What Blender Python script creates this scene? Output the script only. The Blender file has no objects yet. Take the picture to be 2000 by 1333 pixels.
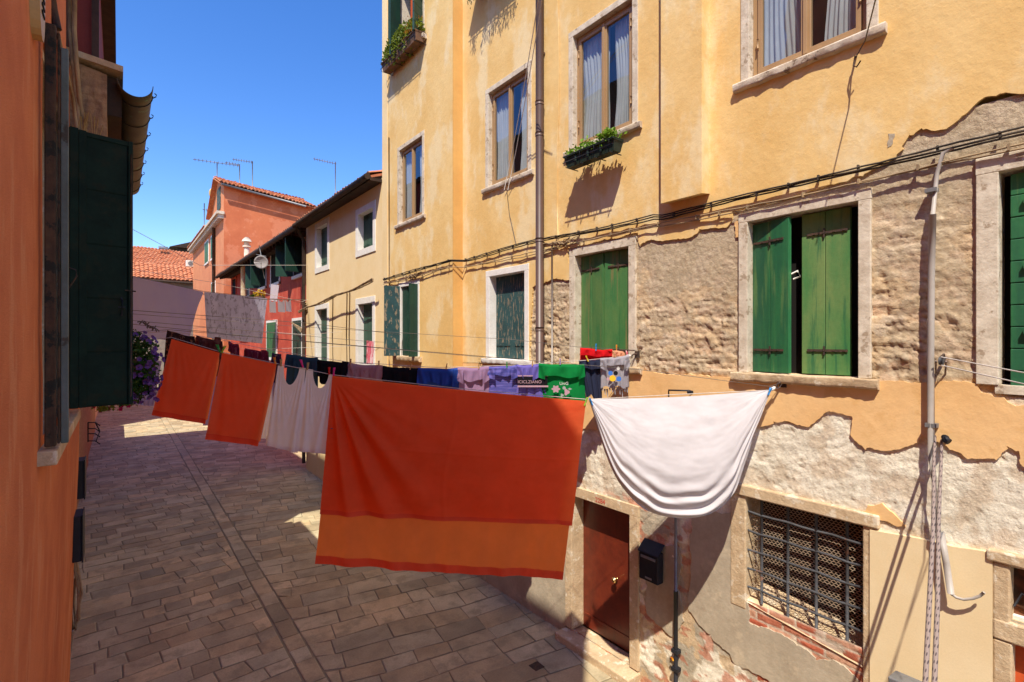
import bpy, bmesh, math, random
from mathutils import Vector, Matrix, noise
random.seed(7)
R = math.radians
scene = bpy.context.scene
col = scene.collection

# ---------------------------------------------------------------- camera, sky, sun, exposure
TH = math.atan(-.768); S, Cc = math.sin(TH), math.cos(TH)
EYE = 4.05
cam = bpy.data.cameras.new('camera'); cam.lens = 18; cam.sensor_width = 36
cam.clip_start = .05; cam.clip_end = 2000
camo = bpy.data.objects.new('camera', cam); col.objects.link(camo)
camo.location = (0, 0, EYE); camo.rotation_euler = (R(90), 0, TH)
scene.camera = camo
SUN = Vector((-1, -.93, 2.1)).normalized()          # towards the sun
w = bpy.data.worlds.new('World'); scene.world = w; w.use_nodes = True
nt = w.node_tree; sky = nt.nodes.new('ShaderNodeTexSky'); sky.sky_type = 'NISHITA'
sky.sun_disc = False; sky.sun_elevation = R(57); sky.sun_rotation = math.atan2(SUN.x, SUN.y)
sky.air_density = 1.0; sky.dust_density = .3; sky.ozone_density = 3.0
bg = nt.nodes['Background']; bg.inputs[1].default_value = .15
hs = nt.nodes.new('ShaderNodeHueSaturation'); hs.inputs['Saturation'].default_value = 1.30; hs.inputs['Value'].default_value = .95; hs.inputs['Hue'].default_value = .512
nt.links.new(sky.outputs[0], hs.inputs['Color']); nt.links.new(hs.outputs[0], bg.inputs[0])
sl = bpy.data.lights.new('sun', 'SUN'); sl.energy = 3.9; sl.angle = R(.5); sl.color = (1, .93, .80)
so = bpy.data.objects.new('sun', sl); col.objects.link(so); so.location = (0, 0, 30)
so.rotation_euler = SUN.to_track_quat('Z', 'Y').to_euler()
scene.view_settings.view_transform = 'Standard'; scene.view_settings.look = 'None'
scene.view_settings.exposure = .86; scene.view_settings.gamma = 1
scene.cycles.caustics_reflective = False; scene.cycles.caustics_refractive = False
scene.cycles.max_bounces = 8; scene.cycles.diffuse_bounces = 8; scene.cycles.transparent_max_bounces = 12

# ---------------------------------------------------------------- helpers
def P(px, py, X=4.9):                      # pixel of the 2000 px photo -> (y, z) on the plane x = X
    u = (px-1000)/1000; Y = X*(Cc+u*S)/(u*Cc-S); z = Y*Cc-X*S
    return Y, EYE-(py-667)/1000*z
def PV(px, py, X=4.9):
    y, z = P(px, py, X); return Vector((X, y, z))
def D(px, py, z):                          # pixel at a given distance along the view
    u = (px-1000)/1000; cx = u*z
    return Vector((cx*Cc-z*S, cx*S+z*Cc, EYE-(py-667)/1000*z))
def L1(px, py, off=0):                     # pixel on the vertical plane of the front clothesline
    return D(px, py, 5.01/(1+.1*(px-1000)/1000)+off)
def L2(px, py, off=0):
    return D(px, py, 6.25/(1+.1*(px-1000)/1000)+off)
def fr(p, sc=1.0, oc=4):
    return noise.fractal(Vector(p)*sc, 1.0, 2.0, oc, noise_basis='PERLIN_ORIGINAL')

class MB:
    def __init__(s): s.v = []; s.f = []; s.sm = []; s.c = None
    def q(s, pts, sm=False):
        n = len(s.v); s.v += [tuple(p) for p in pts]; s.f.append(tuple(range(n, n+len(pts)))); s.sm.append(sm)
    def box(s, x0, x1, y0, y1, z0, z1):
        s.obox(Vector((x0, y0, z0)), Vector((x1-x0, 0, 0)), Vector((0, y1-y0, 0)), Vector((0, 0, z1-z0)))
    def obox(s, o, a, b, c):
        n = len(s.v); o = Vector(o); a = Vector(a); b = Vector(b); c = Vector(c)
        if a.cross(b).dot(c) < 0: a, b = b, a
        for k in (o, o+a, o+a+b, o+b, o+c, o+a+c, o+a+b+c, o+b+c): s.v.append(tuple(k))
        for f in ((0, 3, 2, 1), (4, 5, 6, 7), (0, 1, 5, 4), (1, 2, 6, 5), (2, 3, 7, 6), (3, 0, 4, 7)):
            s.f.append(tuple(n+i for i in f)); s.sm.append(False)
    def tube(s, pts, r, n=8, caps=True):
        pts = [Vector(p) for p in pts]; k0 = len(s.v); m = len(pts)
        for i, p in enumerate(pts):
            t = (pts[min(i+1, m-1)]-pts[max(i-1, 0)]).normalized()
            a = t.cross(Vector((0, 0, 1)))
            if a.length < .05: a = t.cross(Vector((0, 1, 0)))
            a.normalize(); b = t.cross(a).normalized(); rr = r[i] if isinstance(r, (list, tuple)) else r
            for j in range(n):
                th = 2*math.pi*j/n; s.v.append(tuple(p+a*rr*math.cos(th)+b*rr*math.sin(th)))
        for i in range(m-1):
            for j in range(n):
                s.f.append((k0+i*n+j, k0+i*n+(j+1) % n, k0+(i+1)*n+(j+1) % n, k0+(i+1)*n+j)); s.sm.append(True)
        if caps:
            s.f.append(tuple(k0+j for j in range(n))); s.sm.append(False)
            s.f.append(tuple(k0+(m-1)*n+j for j in reversed(range(n)))); s.sm.append(False)
    def grid(s, fn, nu, nv, sm=True, skip=None):
        k0 = len(s.v)
        for j in range(nv+1):
            for i in range(nu+1): s.v.append(tuple(fn(i/nu, j/nv)))
        for j in range(nv):
            for i in range(nu):
                if skip and skip(i/nu, j/nv): continue
                a = k0+j*(nu+1)+i
                s.f.append((a, a+1, a+nu+2, a+nu+1)); s.sm.append(sm)
    def build(s, name, m, par=None, solid=0, loc=None, sub=0):
        me = bpy.data.meshes.new(name)
        off = Vector((0, 0, 0))
        if par: off = par.matrix_basis.translation.copy() if par.parent is None else par['_o']
        elif loc is not None: off = Vector(loc)
        else:
            xs = [v[0] for v in s.v]; ys = [v[1] for v in s.v]; zs = [v[2] for v in s.v]
            off = Vector(((min(xs)+max(xs))/2, (min(ys)+max(ys))/2, min(zs)))
        off = Vector(off)
        me.from_pydata([tuple(Vector(v)-off) for v in s.v], [], s.f)
        me.polygons.foreach_set('use_smooth', s.sm)
        if s.c:
            at = me.color_attributes.new('tint', 'FLOAT_COLOR', 'POINT')
            fl = []
            for c in s.c: fl += [c[0], c[1], c[2], 1]
            at.data.foreach_set('color', fl)
        me.update()
        o = bpy.data.objects.new(name, me); col.objects.link(o); me.materials.append(m)
        if par: o.parent = par; o['_o'] = off
        else: o.location = off; o['_o'] = off
        if solid:
            md = o.modifiers.new('s', 'SOLIDIFY'); md.thickness = solid; md.offset = 0
        if sub:
            md = o.modifiers.new('b', 'SUBSURF'); md.levels = sub; md.render_levels = sub
        return o
def bev(o, wd=.006, seg=2):
    md = o.modifiers.new('bev', 'BEVEL'); md.width = wd; md.segments = seg; md.limit_method = 'ANGLE'; return o
def tag(o, label=None, cat=None, group=None, kind=None):
    if label: o['label'] = label
    if cat: o['category'] = cat
    if group: o['group'] = group
    if kind: o['kind'] = kind
    return o
def thing(name, loc, label, cat, group=None):
    o = bpy.data.objects.new(name, None); col.objects.link(o); o.location = loc; o.empty_display_size = .2
    o['_o'] = Vector(loc); return tag(o, label, cat, group)
def bx(name, m, par, *b, bevel=0):
    k = MB(); k.box(*b); o = k.build(name, m, par)
    if bevel: bev(o, bevel)
    return o

# ---------------------------------------------------------------- materials
def mat(name, c1, c2=None, sc=2.0, rough=.85, bump=.0, bsc=20, spec=.25, metal=0, st=(1, 1, 1), c3=None,
        sc3=6, t3=.58, f3=.8, st3=(1, 1, 1), tint=False, trans=0, coat=0, grain=.12, w3=.06, bdist=.01, wave=None):
    m = bpy.data.materials.new(name); m.use_nodes = True; n = m.node_tree.nodes; l = m.node_tree.links
    bs = n['Principled BSDF']; bs.inputs['Roughness'].default_value = rough
    bs.inputs['Specular IOR Level'].default_value = spec; bs.inputs['Metallic'].default_value = metal
    if coat: bs.inputs['Coat Weight'].default_value = coat; bs.inputs['Coat Roughness'].default_value = .25
    tc = n.new('ShaderNodeTexCoord')
    def nz(scale, stv, det=8, ro=.6):
        mp = n.new('ShaderNodeMapping'); mp.inputs['Scale'].default_value = stv; l.new(tc.outputs['Object'], mp.inputs[0])
        t = n.new('ShaderNodeTexNoise'); t.inputs['Scale'].default_value = scale; t.inputs['Detail'].default_value = det
        t.inputs['Roughness'].default_value = ro; l.new(mp.outputs[0], t.inputs['Vector']); return t.outputs['Fac']
    def ramp(f, a, b):
        r = n.new('ShaderNodeMapRange'); r.inputs['From Min'].default_value = a; r.inputs['From Max'].default_value = b
        r.interpolation_type = 'SMOOTHSTEP'; l.new(f, r.inputs['Value']); return r.outputs[0]
    def mixc(f, a, b, t='MIX'):
        x = n.new('ShaderNodeMix'); x.data_type = 'RGBA'; x.blend_type = t
        for k, v in ((0, f), (6, a), (7, b)):
            if isinstance(v, (int, float)): x.inputs[k].default_value = v
            elif isinstance(v, tuple): x.inputs[k].default_value = (*v, 1)
            else: l.new(v, x.inputs[k])
        return x.outputs[2]
    big = nz(sc, st)
    if tint:
        at = n.new('ShaderNodeAttribute'); at.attribute_name = 'tint'
        base = mixc(ramp(big, .3, .7), mixc(1.0, at.outputs['Color'], c1, 'MULTIPLY'), mixc(1.0, at.outputs['Color'], c2 or c1, 'MULTIPLY'))
    else: base = mixc(ramp(big, .32, .68), c1, c2 or c1)
    if c3:
        g = nz(sc3, st3, 10, .62); mm = n.new('ShaderNodeMath'); mm.operation = 'MULTIPLY'
        l.new(ramp(g, t3, t3+w3), mm.inputs[0]); mm.inputs[1].default_value = f3
        base = mixc(mm.outputs[0], base, c3)
    if grain:
        g = nz(bsc*1.5, (1, 1, 1), 6, .7); r = n.new('ShaderNodeMapRange'); l.new(g, r.inputs['Value'])
        r.inputs['From Min'].default_value = .25; r.inputs['From Max'].default_value = .75
        r.inputs['To Min'].default_value = 1-grain; r.inputs['To Max'].default_value = 1+grain
        cb = n.new('ShaderNodeCombineColor')
        for k in range(3): l.new(r.outputs[0], cb.inputs[k])
        base = mixc(1.0, base, cb.outputs[0], 'MULTIPLY')
    l.new(base, bs.inputs['Base Color'])
    nrm = None
    if bump:
        g = nz(bsc, st3 if wave == 'st' else (1, 1, 1), 10, .68)
        b = n.new('ShaderNodeBump'); b.inputs['Strength'].default_value = bump; b.inputs['Distance'].default_value = bdist
        l.new(g, b.inputs['Height']); l.new(b.outputs[0], bs.inputs['Normal']); nrm = b
    if trans:
        tr = n.new('ShaderNodeBsdfTranslucent'); l.new(base, tr.inputs[0])
        if nrm: l.new(nrm.outputs[0], tr.inputs['Normal'])
        mx = n.new('ShaderNodeMixShader'); mx.inputs[0].default_value = trans
        l.new(bs.outputs[0], mx.inputs[1]); l.new(tr.outputs[0], mx.inputs[2])
        l.new(mx.outputs[0], n['Material Output'].inputs[0])
    return m

m_yellow = mat('yellow plaster', (.77, .53, .225), (.70, .44, .155), sc=1.1, bump=.35, bsc=9, c3=(.78, .62, .36), sc3=1.8, t3=.48, f3=.75, w3=.14, st3=(1, 1, .55), grain=.05, bdist=.02)
m_yellow2 = mat('apricot plaster', (.78, .50, .235), (.72, .43, .18), sc=1.4, bump=.35, bsc=7, c3=(.66, .38, .14), sc3=3, t3=.56, f3=.5, grain=.05, bdist=.02)
m_cream = mat('cream plaster', (.80, .62, .36), (.76, .56, .29), sc=1.2, bump=.2, bsc=12, grain=.05)
m_panel = mat('pale panel plaster', (.78, .62, .38), (.74, .57, .33), sc=2, bump=.3, bsc=60, grain=.06, bdist=.004)
m_masonry = mat('old masonry', (1.05, 1.05, 1.05), (.86, .85, .83), sc=3.0, rough=.95, bump=.6, bsc=26, tint=True, grain=.22, bdist=.022)
m_stone = mat('istrian stone', (.68, .59, .46), (.52, .43, .32), sc=7, rough=.8, bump=.5, bsc=35, c3=(.30, .21, .13), sc3=11, t3=.57, f3=.75, grain=.12)
m_whitest = mat('white painted stone', (.80, .76, .70), (.72, .67, .60), sc=6, rough=.75, bump=.2, bsc=30)
m_oldstone = mat('ochre stone', (.60, .45, .28), (.48, .34, .2), sc=5, rough=.9, bump=.7, bsc=22, c3=(.7, .6, .45), sc3=9, t3=.56, grain=.15, bdist=.015)
m_orange = mat('orange plaster', (.70, .225, .085), (.57, .16, .06), sc=1.5, rough=.95, bump=.9, bsc=75, c3=(.72, .33, .16), sc3=5, t3=.52, f3=.45, w3=.12, st3=(1, 1, .3), grain=.10)
m_brick = mat('brown brickwork', (.42, .26, .14), (.30, .17, .09), sc=5, rough=.95, bump=.8, bsc=18, st=(1, 1, 4), grain=.2, bdist=.02)
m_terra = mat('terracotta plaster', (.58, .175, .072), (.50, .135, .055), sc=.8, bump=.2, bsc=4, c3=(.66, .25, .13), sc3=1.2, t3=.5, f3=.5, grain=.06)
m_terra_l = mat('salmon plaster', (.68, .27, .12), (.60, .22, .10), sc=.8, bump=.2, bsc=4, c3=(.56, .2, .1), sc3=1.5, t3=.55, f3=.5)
m_red = mat('red plaster', (.50, .075, .04), (.42, .06, .035), sc=.9, bump=.2, bsc=6, c3=(.58, .13, .07), sc3=1.6, t3=.5, f3=.5)
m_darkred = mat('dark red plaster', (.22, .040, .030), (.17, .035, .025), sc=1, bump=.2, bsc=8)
m_tile = mat('roof tiles', (.58, .21, .095), (.42, .14, .07), sc=3, rough=.9, bump=.3, bsc=10, c3=(.62, .38, .22), sc3=5, t3=.55, f3=.7, grain=.2)
m_green = mat('green shutter paint', (.03, .17, .055), (.015, .095, .045), sc=4, rough=.5, bump=.2, bsc=20, st=(1, 2, .25), c3=(.12, .22, .07), sc3=5, t3=.53, f3=.6, w3=.12, st3=(1, 2.5, .2), spec=.4, grain=.1)
m_green2 = mat('sunbleached green paint', (.05, .19, .055), (.17, .25, .08), sc=3.2, rough=.55, bump=.2, bsc=20, st=(1, 1, .3), c3=(.02, .12, .05), sc3=7, t3=.54, f3=.75, w3=.12, st3=(1, 2.5, .2), spec=.4, grain=.1)
m_green3 = mat('faded shutter paint', (.04, .15, .045), (.10, .19, .055), sc=5, rough=.55, bump=.2, bsc=20, st=(1, 1, .3), c3=(.20, .15, .06), sc3=7, t3=.57, f3=.7, st3=(1, 4, .12), spec=.35, grain=.1)
m_bluegr = mat('peeling blue green paint', (.035, .085, .085), (.025, .06, .062), sc=4, rough=.75, bump=.6, bsc=14, c3=(.30, .22, .14), sc3=15, t3=.56, f3=.8, w3=.03, st3=(1, 2.2, .35), grain=.15)
m_dkgreen = mat('dark green paint', (.012, .05, .032), (.010, .036, .026), sc=4, rough=.5, bump=.15, bsc=16, spec=.35, c3=(.02, .06, .04), sc3=5, grain=.1)
m_blackgr = mat('black green shutter paint', (.011, .026, .017), (.008, .018, .012), sc=5, rough=.7, bump=.25, bsc=12, c3=(.018, .024, .014), sc3=6, t3=.55, f3=.8, spec=.12, grain=.2)
m_oldwood = mat('weathered wood', (.12, .065, .035), (.05, .032, .022), sc=9, rough=.9, bump=.9, bsc=16, st=(1, 1, .25), c3=(.02, .022, .018), sc3=10, t3=.52, f3=.9, grain=.25)
m_grayblue = mat('grey blue paint', (.13, .16, .15), (.10, .12, .10), sc=4, rough=.7, bump=.4, bsc=20, c3=(.05, .035, .02), sc3=7, t3=.6)
m_winwood = mat('brown window frame', (.40, .25, .12), (.34, .20, .09), sc=4, rough=.45, st=(1, 1, .2), spec=.4, grain=.05)
m_darkwood = mat('dark timber', (.06, .035, .022), (.035, .02, .014), sc=4, rough=.8, bump=.4, bsc=14)
m_rust = mat('rusty iron', (.10, .06, .04), (.05, .035, .03), sc=18, rough=.8, bump=.4, bsc=60, metal=.2, grain=.2)
m_iron = mat('grey iron bars', (.075, .075, .08), (.05, .048, .05), sc=12, rough=.6, bump=.4, bsc=50, c3=(.20, .09, .05), sc3=9, t3=.6, grain=.2)
m_meshw = mat('rusty wire mesh', (.55, .42, .30), (.40, .28, .19), sc=12, rough=.7, grain=.2)
m_pipe = mat('brown drainpipe', (.10, .055, .04), (.085, .048, .036), sc=3, rough=.45, spec=.5, grain=.05)
m_copper = mat('old copper gutter', (.12, .10, .06), (.09, .075, .045), sc=5, rough=.55, bump=.2, bsc=20, metal=.3, c3=(.12, .22, .13), sc3=9, t3=.62, grain=.12)
m_conduit = mat('grey plastic conduit', (.40, .355, .31), (.33, .29, .25), sc=4, rough=.5, spec=.4, grain=.05)
m_greymet = mat('grey metal', (.25, .25, .25), (.18, .18, .18), sc=8, rough=.5, metal=.4)
m_black = mat('black metal', (.012, .012, .016), (.02, .02, .024), sc=6, rough=.6, spec=.3)
m_cable = mat('black cable', (.03, .024, .02), (.09, .07, .05), sc=3, rough=.7)
m_cablel = mat('painted cable', (.40, .28, .15), (.22, .15, .09), sc=4, rough=.8)
m_wire = mat('clothesline wire', (.10, .08, .07), (.14, .11, .09), sc=3, rough=.5)
m_cord = mat('white cord', (.62, .56, .5), (.5, .45, .4), sc=3, rough=.8)
m_door = mat('red brown door paint', (.17, .027, .011), (.12, .019, .009), sc=5, rough=.35, spec=.5, bump=.12, bsc=20, c3=(.10, .02, .01), sc3=5, t3=.55, f3=.6, st3=(1, 1, .3))
m_reddoor = mat('orange red door', (.55, .10, .03), (.5, .08, .025), sc=5, rough=.4)
m_brass = mat('brass', (.75, .52, .22), rough=.25, metal=1, grain=0)
m_dark = mat('dark interior', (.012, .010, .009), rough=.95, grain=0)
m_room = mat('room wall', (.10, .09, .085), rough=.95, grain=0)
m_curtain = mat('net curtain', (.80, .79, .76), (.7, .69, .67), sc=3, rough=.9, trans=.35, grain=.05)
m_leaf = mat('leaves', (.05, .11, .015), (.03, .075, .012), sc=9, rough=.5, trans=.3, grain=.2)
m_leafy = mat('yellow green leaves', (.20, .24, .02), (.13, .18, .02), sc=9, rough=.5, trans=.35, grain=.2)
m_lime = mat('lime green leaves', (.22, .36, .03), (.14, .27, .02), sc=9, rough=.5, trans=.35, grain=.2)
m_purple = mat('purple petals', (.09, .022, .18), (.24, .12, .36), sc=28, rough=.6, trans=.3)
m_pink = mat('magenta petals', (.55, .03, .16), (.45, .02, .12), sc=20, rough=.6, trans=.3)
m_orangep = mat('orange petals', (.75, .22, .02), (.8, .40, .02), sc=20, rough=.6, trans=.3)
m_gtrough = mat('green plastic trough', (.02, .035, .025), (.03, .045, .035), sc=5, rough=.45)
m_btrough = mat('brown clay trough', (.22, .12, .07), (.12, .07, .045), sc=6, rough=.7, bump=.2)
m_paint_y = mat('cream metal', (.55, .38, .16), (.48, .32, .13), sc=4, rough=.5)

m_render = mat('grey beige render', (.46, .385, .28), (.38, .31, .22), sc=3, rough=.92, bump=.45, bsc=14, c3=(.55, .45, .31), sc3=5, t3=.54, f3=.6, w3=.1, grain=.1, bdist=.015)
def glass():
    m = bpy.data.materials.new('window glass'); m.use_nodes = True; n = m.node_tree.nodes; l = m.node_tree.links
    n.remove(n['Principled BSDF'])
    g = n.new('ShaderNodeBsdfGlossy'); g.inputs['Roughness'].default_value = .015; g.inputs[0].default_value = (.8, .88, 1, 1)
    t = n.new('ShaderNodeBsdfTransparent'); t.inputs[0].default_value = (.80, .85, .88, 1)
    lw_ = n.new('ShaderNodeLayerWeight'); lw_.inputs['Blend'].default_value = .5
    pw = n.new('ShaderNodeMath'); pw.operation = 'POWER'; pw.inputs[1].default_value = 3.0; l.new(lw_.outputs['Facing'], pw.inputs[0])
    fz = n.new('ShaderNodeMath'); fz.operation = 'MULTIPLY_ADD'; fz.inputs[1].default_value = .7; fz.inputs[2].default_value = .09; l.new(pw.outputs[0], fz.inputs[0])
    tc = n.new('ShaderNodeTexCoord'); nz = n.new('ShaderNodeTexNoise'); nz.inputs['Scale'].default_value = 1.6
    l.new(tc.outputs['Object'], nz.inputs['Vector'])
    b = n.new('ShaderNodeBump'); b.inputs['Strength'].default_value = .12; b.inputs['Distance'].default_value = .03
    l.new(nz.outputs[0], b.inputs['Height']); l.new(b.outputs[0], g.inputs['Normal'])
    x = n.new('ShaderNodeMixShader'); l.new(fz.outputs[0], x.inputs[0]); l.new(t.outputs[0], x.inputs[1]); l.new(g.outputs[0], x.inputs[2])
    l.new(x.outputs[0], n['Material Output'].inputs[0]); return m
m_glass = glass()

# ---------------------------------------------------------------- ground and paving
def pav():
    g = MB()
    g.q([(-900, -900, -.012), (900, -900, -.012), (900, 900, -.012), (-900, 900, -.012)])
    o = g.build('ground', mat('dusty ground', (.30, .25, .16), (.24, .20, .12), sc=.3, rough=.95, bump=.3, bsc=3), loc=(0, 0, 0)); tag(o, kind='structure')
    k = MB(); k.c = []
    rnd = random.Random(3)
    def slab(quad, t):
        c = sum((Vector(p) for p in quad), Vector((0, 0, 0)))/4
        dz = rnd.uniform(-.003, .003); tx = rnd.uniform(-.004, .004); ty = rnd.uniform(-.004, .004)
        n0 = len(k.v)
        rings = ((1.0, -.010, .85), (1.0, -.004, .97), (.965, 0, 1.0))
        for sc_, zz, cm in rings:
            for p in quad:
                d = Vector(p)-c; q = c+d*sc_ if sc_ == 1 else c+d-Vector((math.copysign(.012, d.x), math.copysign(.012, d.y), 0))
                k.v.append((q.x, q.y, zz+dz+tx*d.x*2+ty*d.y*2)); k.c.append(tuple(a*cm for a in t))
        for r_ in range(2):
            for j in range(4):
                a = n0+r_*4+j; b = n0+r_*4+(j+1) % 4
                k.f.append((a, b, b+4, a+4)); k.sm.append(False)
        k.f.append((n0+8, n0+9, n0+10, n0+11)); k.sm.append(False)
    def tone():
        a = rnd.uniform(.80, 1.22)*(.8 if rnd.random() < .12 else 1); wm = rnd.uniform(-.05, .09)
        return (a*(1+wm), a, a*(1-wm))
    gap = .006
    def field(x0, x1, y0, y1, rot, hmin, hmax, wmin, wmax, clipf):
        c, s = math.cos(rot), math.sin(rot); y = -70.
        cx, cy = (x0+x1)/2, 0
        y = y0-4
        while y < y1+4:
            h = rnd.uniform(hmin, hmax); x = -8+rnd.uniform(0, .5)
            while x < 8:
                wd = rnd.uniform(wmin, wmax)
                qd = [(x+gap, y+gap), (x+wd-gap, y+gap), (x+wd-gap, y+h-gap), (x+gap, y+h-gap)]
                q = [Vector((cx+a*c-(b-cy)*s, (b-cy)*c+a*s, 0)) for a, b in qd]
                m = sum(q, Vector())/4
                if clipf(m) and -5 < m.y < y1:
                    for p in q:
                        p.y += .035*fr((p.x, p.y, 1), .9, 2)*2+rnd.uniform(-.007, .007); p.x += .03*fr((p.x, p.y, 5), 1.1, 2)*2+rnd.uniform(-.006, .006); p.x = min(max(p.x, x0+gap), x1-gap)
                    if (max(p.x for p in q)-min(p.x for p in q)) > .05: slab(q, tone())
                x += wd
            y += h
    field(-1.3, 1.74, -5, 52, R(4), .25, .36, .26, .74, lambda m: -1.4 < m.x < 2.25)
    field(2.0, 5.6, -5, 52, R(-9), .27, .42, .32, .80, lambda m: 1.45 < m.x < 6.1)
    y = -5.
    while y < 52:
        h = rnd.uniform(.28, .62); j1, j2 = 1.752+rnd.uniform(0, .02), 1.985-rnd.uniform(0, .02); slab([Vector((j1, y, 0)), Vector((j2, y, 0)), Vector((j2+.01, y+h-.01, 0)), Vector((j1-.006, y+h-.01, 0))], tone()); y += h
    m = mat('trachyte slabs', (.52, .43, .265), (.37, .30, .185), sc=1.6, rough=.7, bump=.7, bsc=28, tint=True, c3=(.25, .21, .13), sc3=3, t3=.48, f3=.55, w3=.15, grain=.18, spec=.3, bdist=.006)
    tag(k.build('paving', m, loc=(0, 0, 0)), kind='structure')
    # iron drain cover
    d = MB(); p = D(1048, 1303, 6.37)
    d.box(p.x-.07, p.x+.07, p.y-.07, p.y+.07, .002, .008)
    t = d.build('drain_cover', m_rust)
    for i in range(4):
        pass
    tag(t, 'small square rusty iron drain cover set in the paving near the door', 'drain cover')
pav()

# ---------------------------------------------------------------- the yellow house facade
FX, FF = 4.9, 4.7
H = thing('yellow_house', (FX, 4, 0), 'tall yellow house with peeling plaster and green shutters along the right of the lane', 'house')
OPEN = {  # y0, y1, z0, z1 in the facade
 'W2': (5.98, 7.02, 6.60, 8.18), 'W3': (4.00, 5.01, 6.64, 8.18), 'W4': (1.57, 2.56, 6.60, 8.2),
 'L2': (6.06, 6.99, 3.76, 5.12), 'L3': (4.06, 4.98, 3.74, 5.20), 'L4': (1.63, 2.58, 3.74, 5.22), 'L5': (-.25, .77, 3.74, 5.24),
 'GR': (1.60, 2.60, 1.50, 2.52), 'DR': (4.04, 5.03, .12, 1.95), 'RW': (.25, .71, 2.12, 2.47), 'RD': (-.2, .70, .1, 1.95)}
def inopen(y, z, m=.0):
    for a, b, c, d in OPEN.values():
        if a-m < y < b+m and c-m < z < d+m: return True
    return False
def lerp(a, b, t): return tuple(x+(y-x)*t for x, y in zip(a, b))
def sst(x, a, b):
    t = min(max((x-a)/(b-a), 0), 1); return t*t*(3-2*t)
def zone(y, z):
    """colour and depth of the bare wall under the plaster"""
    w1 = fr((y, z, 1.3), 1.6, 4); w2 = fr((y, z, 7.7), 6, 4); w3 = fr((y*.7, z*1.8, 4.1), 11, 5); w4 = fr((y, z, 2.2), 28, 3)
    tan = (.52, .40, .255); tan2 = (.42, .33, .22); lime = (.78, .71, .57); gray = (.43, .37, .275); br = (.50, .20, .12); ochre = (.60, .43, .25)
    if z > 3.66:
        s_ = sst(z + w1*.5, 4.35, 5.0) if 2.6 < y < 4.2 else sst(z+w1*.4, 5.0, 5.5)
        c = lerp(lerp(tan, (.58, .46, .32), sst(w2, -.1, .3)), tan2, s_*.6)
        # courses showing through
        row = math.sin((z + w1*.05)*math.pi*2/.155 + w2*.8)
        amp = (1-s_)*(.5+.5*sst(4.9-z+w1, 0, 1.0))
        d = amp*(w3*.013 + w2*.006 + row*.003 - .016*sst(w3, .12, .30)) + w4*.0045
        bi_ = math.floor((z+w1*.03)/.075); bo = .13*(bi_ % 2); bc = math.floor((y+bo+w2*.02)/.26); hs_ = noise.cell(Vector((bi_*1.7, bc*2.3, 5)))
        jj = max(sst(((z+w1*.03)/.075) % 1, .0, .14)*-1+1, 1-sst(((y+bo+w2*.02)/.26) % 1, 0, .05))
        vis = amp*sst(w2+.15, -.1, .2); d += vis*((hs_-.5)*.012-.009*jj); c = lerp(c, lerp((.56, .36, .22), (.50, .42, .30), hs_), .35*vis*(1-jj))
        c = lerp(c, (.27, .19, .12), .7*sst(w3, .16, .26)*amp); c = lerp(c, (.60, .49, .34), .5*sst(-w4, .05, .25))
        if fr((y, z, 19), 3, 3) > .26 and amp > .3: c = lerp(c, ochre, .6)
        return c, -d
    # ground storey
    a = sst(z + w1*.25, 2.02, 2.35)                    # lime above
    if y > 5.05:                                       # left of the door: grey rendered base
        c = lerp(gray, (.36, .30, .22), sst(w2, -.2, .2)); c = lerp(c, lime, sst(z+w1*.3, 2.0, 2.4)); return c, -w3*.006-w4*.001
    st = fr((y+z*.9, (z-y)*.45, 3.3), 9, 4)
    cl = lerp(lime, (.66, .55, .41), sst(w2, -.05, .35)); dl = st*.0085+w3*.003-.010*sst(st, .2, .32)+w4*.002
    # lower mix : grey render, brick, lime patches
    g1 = lerp(gray, (.50, .42, .31), sst(w2, -.1, .3)); dg = w3*.004
    lower = g1; dd = dg
    if y > 2.95 or z < .75 + .25*w1*2:
        pk = fr((y, z, 31), 2.4, 4)
        lower = lerp(lower, lime, sst(pk, .02, .10)); dd = dg + sst(pk, .02, .1)*(st*.018)
        if fr((y, z, 44), 3.2, 3) > .22: lower = lerp(lower, ochre, .8)
        if fr((y*1.5, z*3, 51), 3.2, 3) > .28: lower = lerp(lower, br, .8)
    zb = z - (y-2.05)*.12
    if 1.56 < y < 2.66 and .72 + w1*.3 < zb < 1.55:
        rowi = math.floor(z/.075); ph = (z/.075) % 1; off = .12*(rowi % 2); bi = ((y+off)/.25) % 1
        j = max(sst(ph, .80, .9)+1-sst(ph, .0, .1) if ph < .1 or ph > .8 else 0, 1 if bi < .05 else 0)
        j = min(j, 1); hsh = noise.cell(Vector((rowi*3.1, math.floor((y+off)/.25)*2.7, 1)))
        c = lerp(lerp(br, (.56, .31, .2), hsh), (.62, .52, .40), max(j, sst(w2, .08, .25)*.8))
        return c, -(w3*.008)+.006*j
    c = lerp(lower, cl, a); d = dd*(1-a)+dl*a
    return c, -d
def base_wall():
    y0, y1, z0, z1 = -.6, 7.9, -.03, 5.75
    step = .0165; ny = int((y1-y0)/step); nz = int((z1-z0)/step)
    g = MB(); g.c = []
    xs = FX+.020
    for j in range(nz+1):
        z = z0+(z1-z0)*j/nz
        for i in range(ny+1):
            y = y0+(y1-y0)*i/ny
            if y > 5.95 and z > 3: c, d = (.5, .4, .28), 0
            else: c, d = zone(y, z)
            g.v.append((max(xs+d, FX+.0035), y, z)); g.c.append(c)
    for j in range(nz):
        z = z0+(z1-z0)*(j+.5)/nz
        for i in range(ny):
            y = y0+(y1-y0)*(i+.5)/ny
            if inopen(y, z, .004): continue
            a = j*(ny+1)+i; g.f.append((a, a+ny+1, a+ny+2, a+1)); g.sm.append(True)
    g.build('wall', m_masonry, H)
base_wall()

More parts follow.
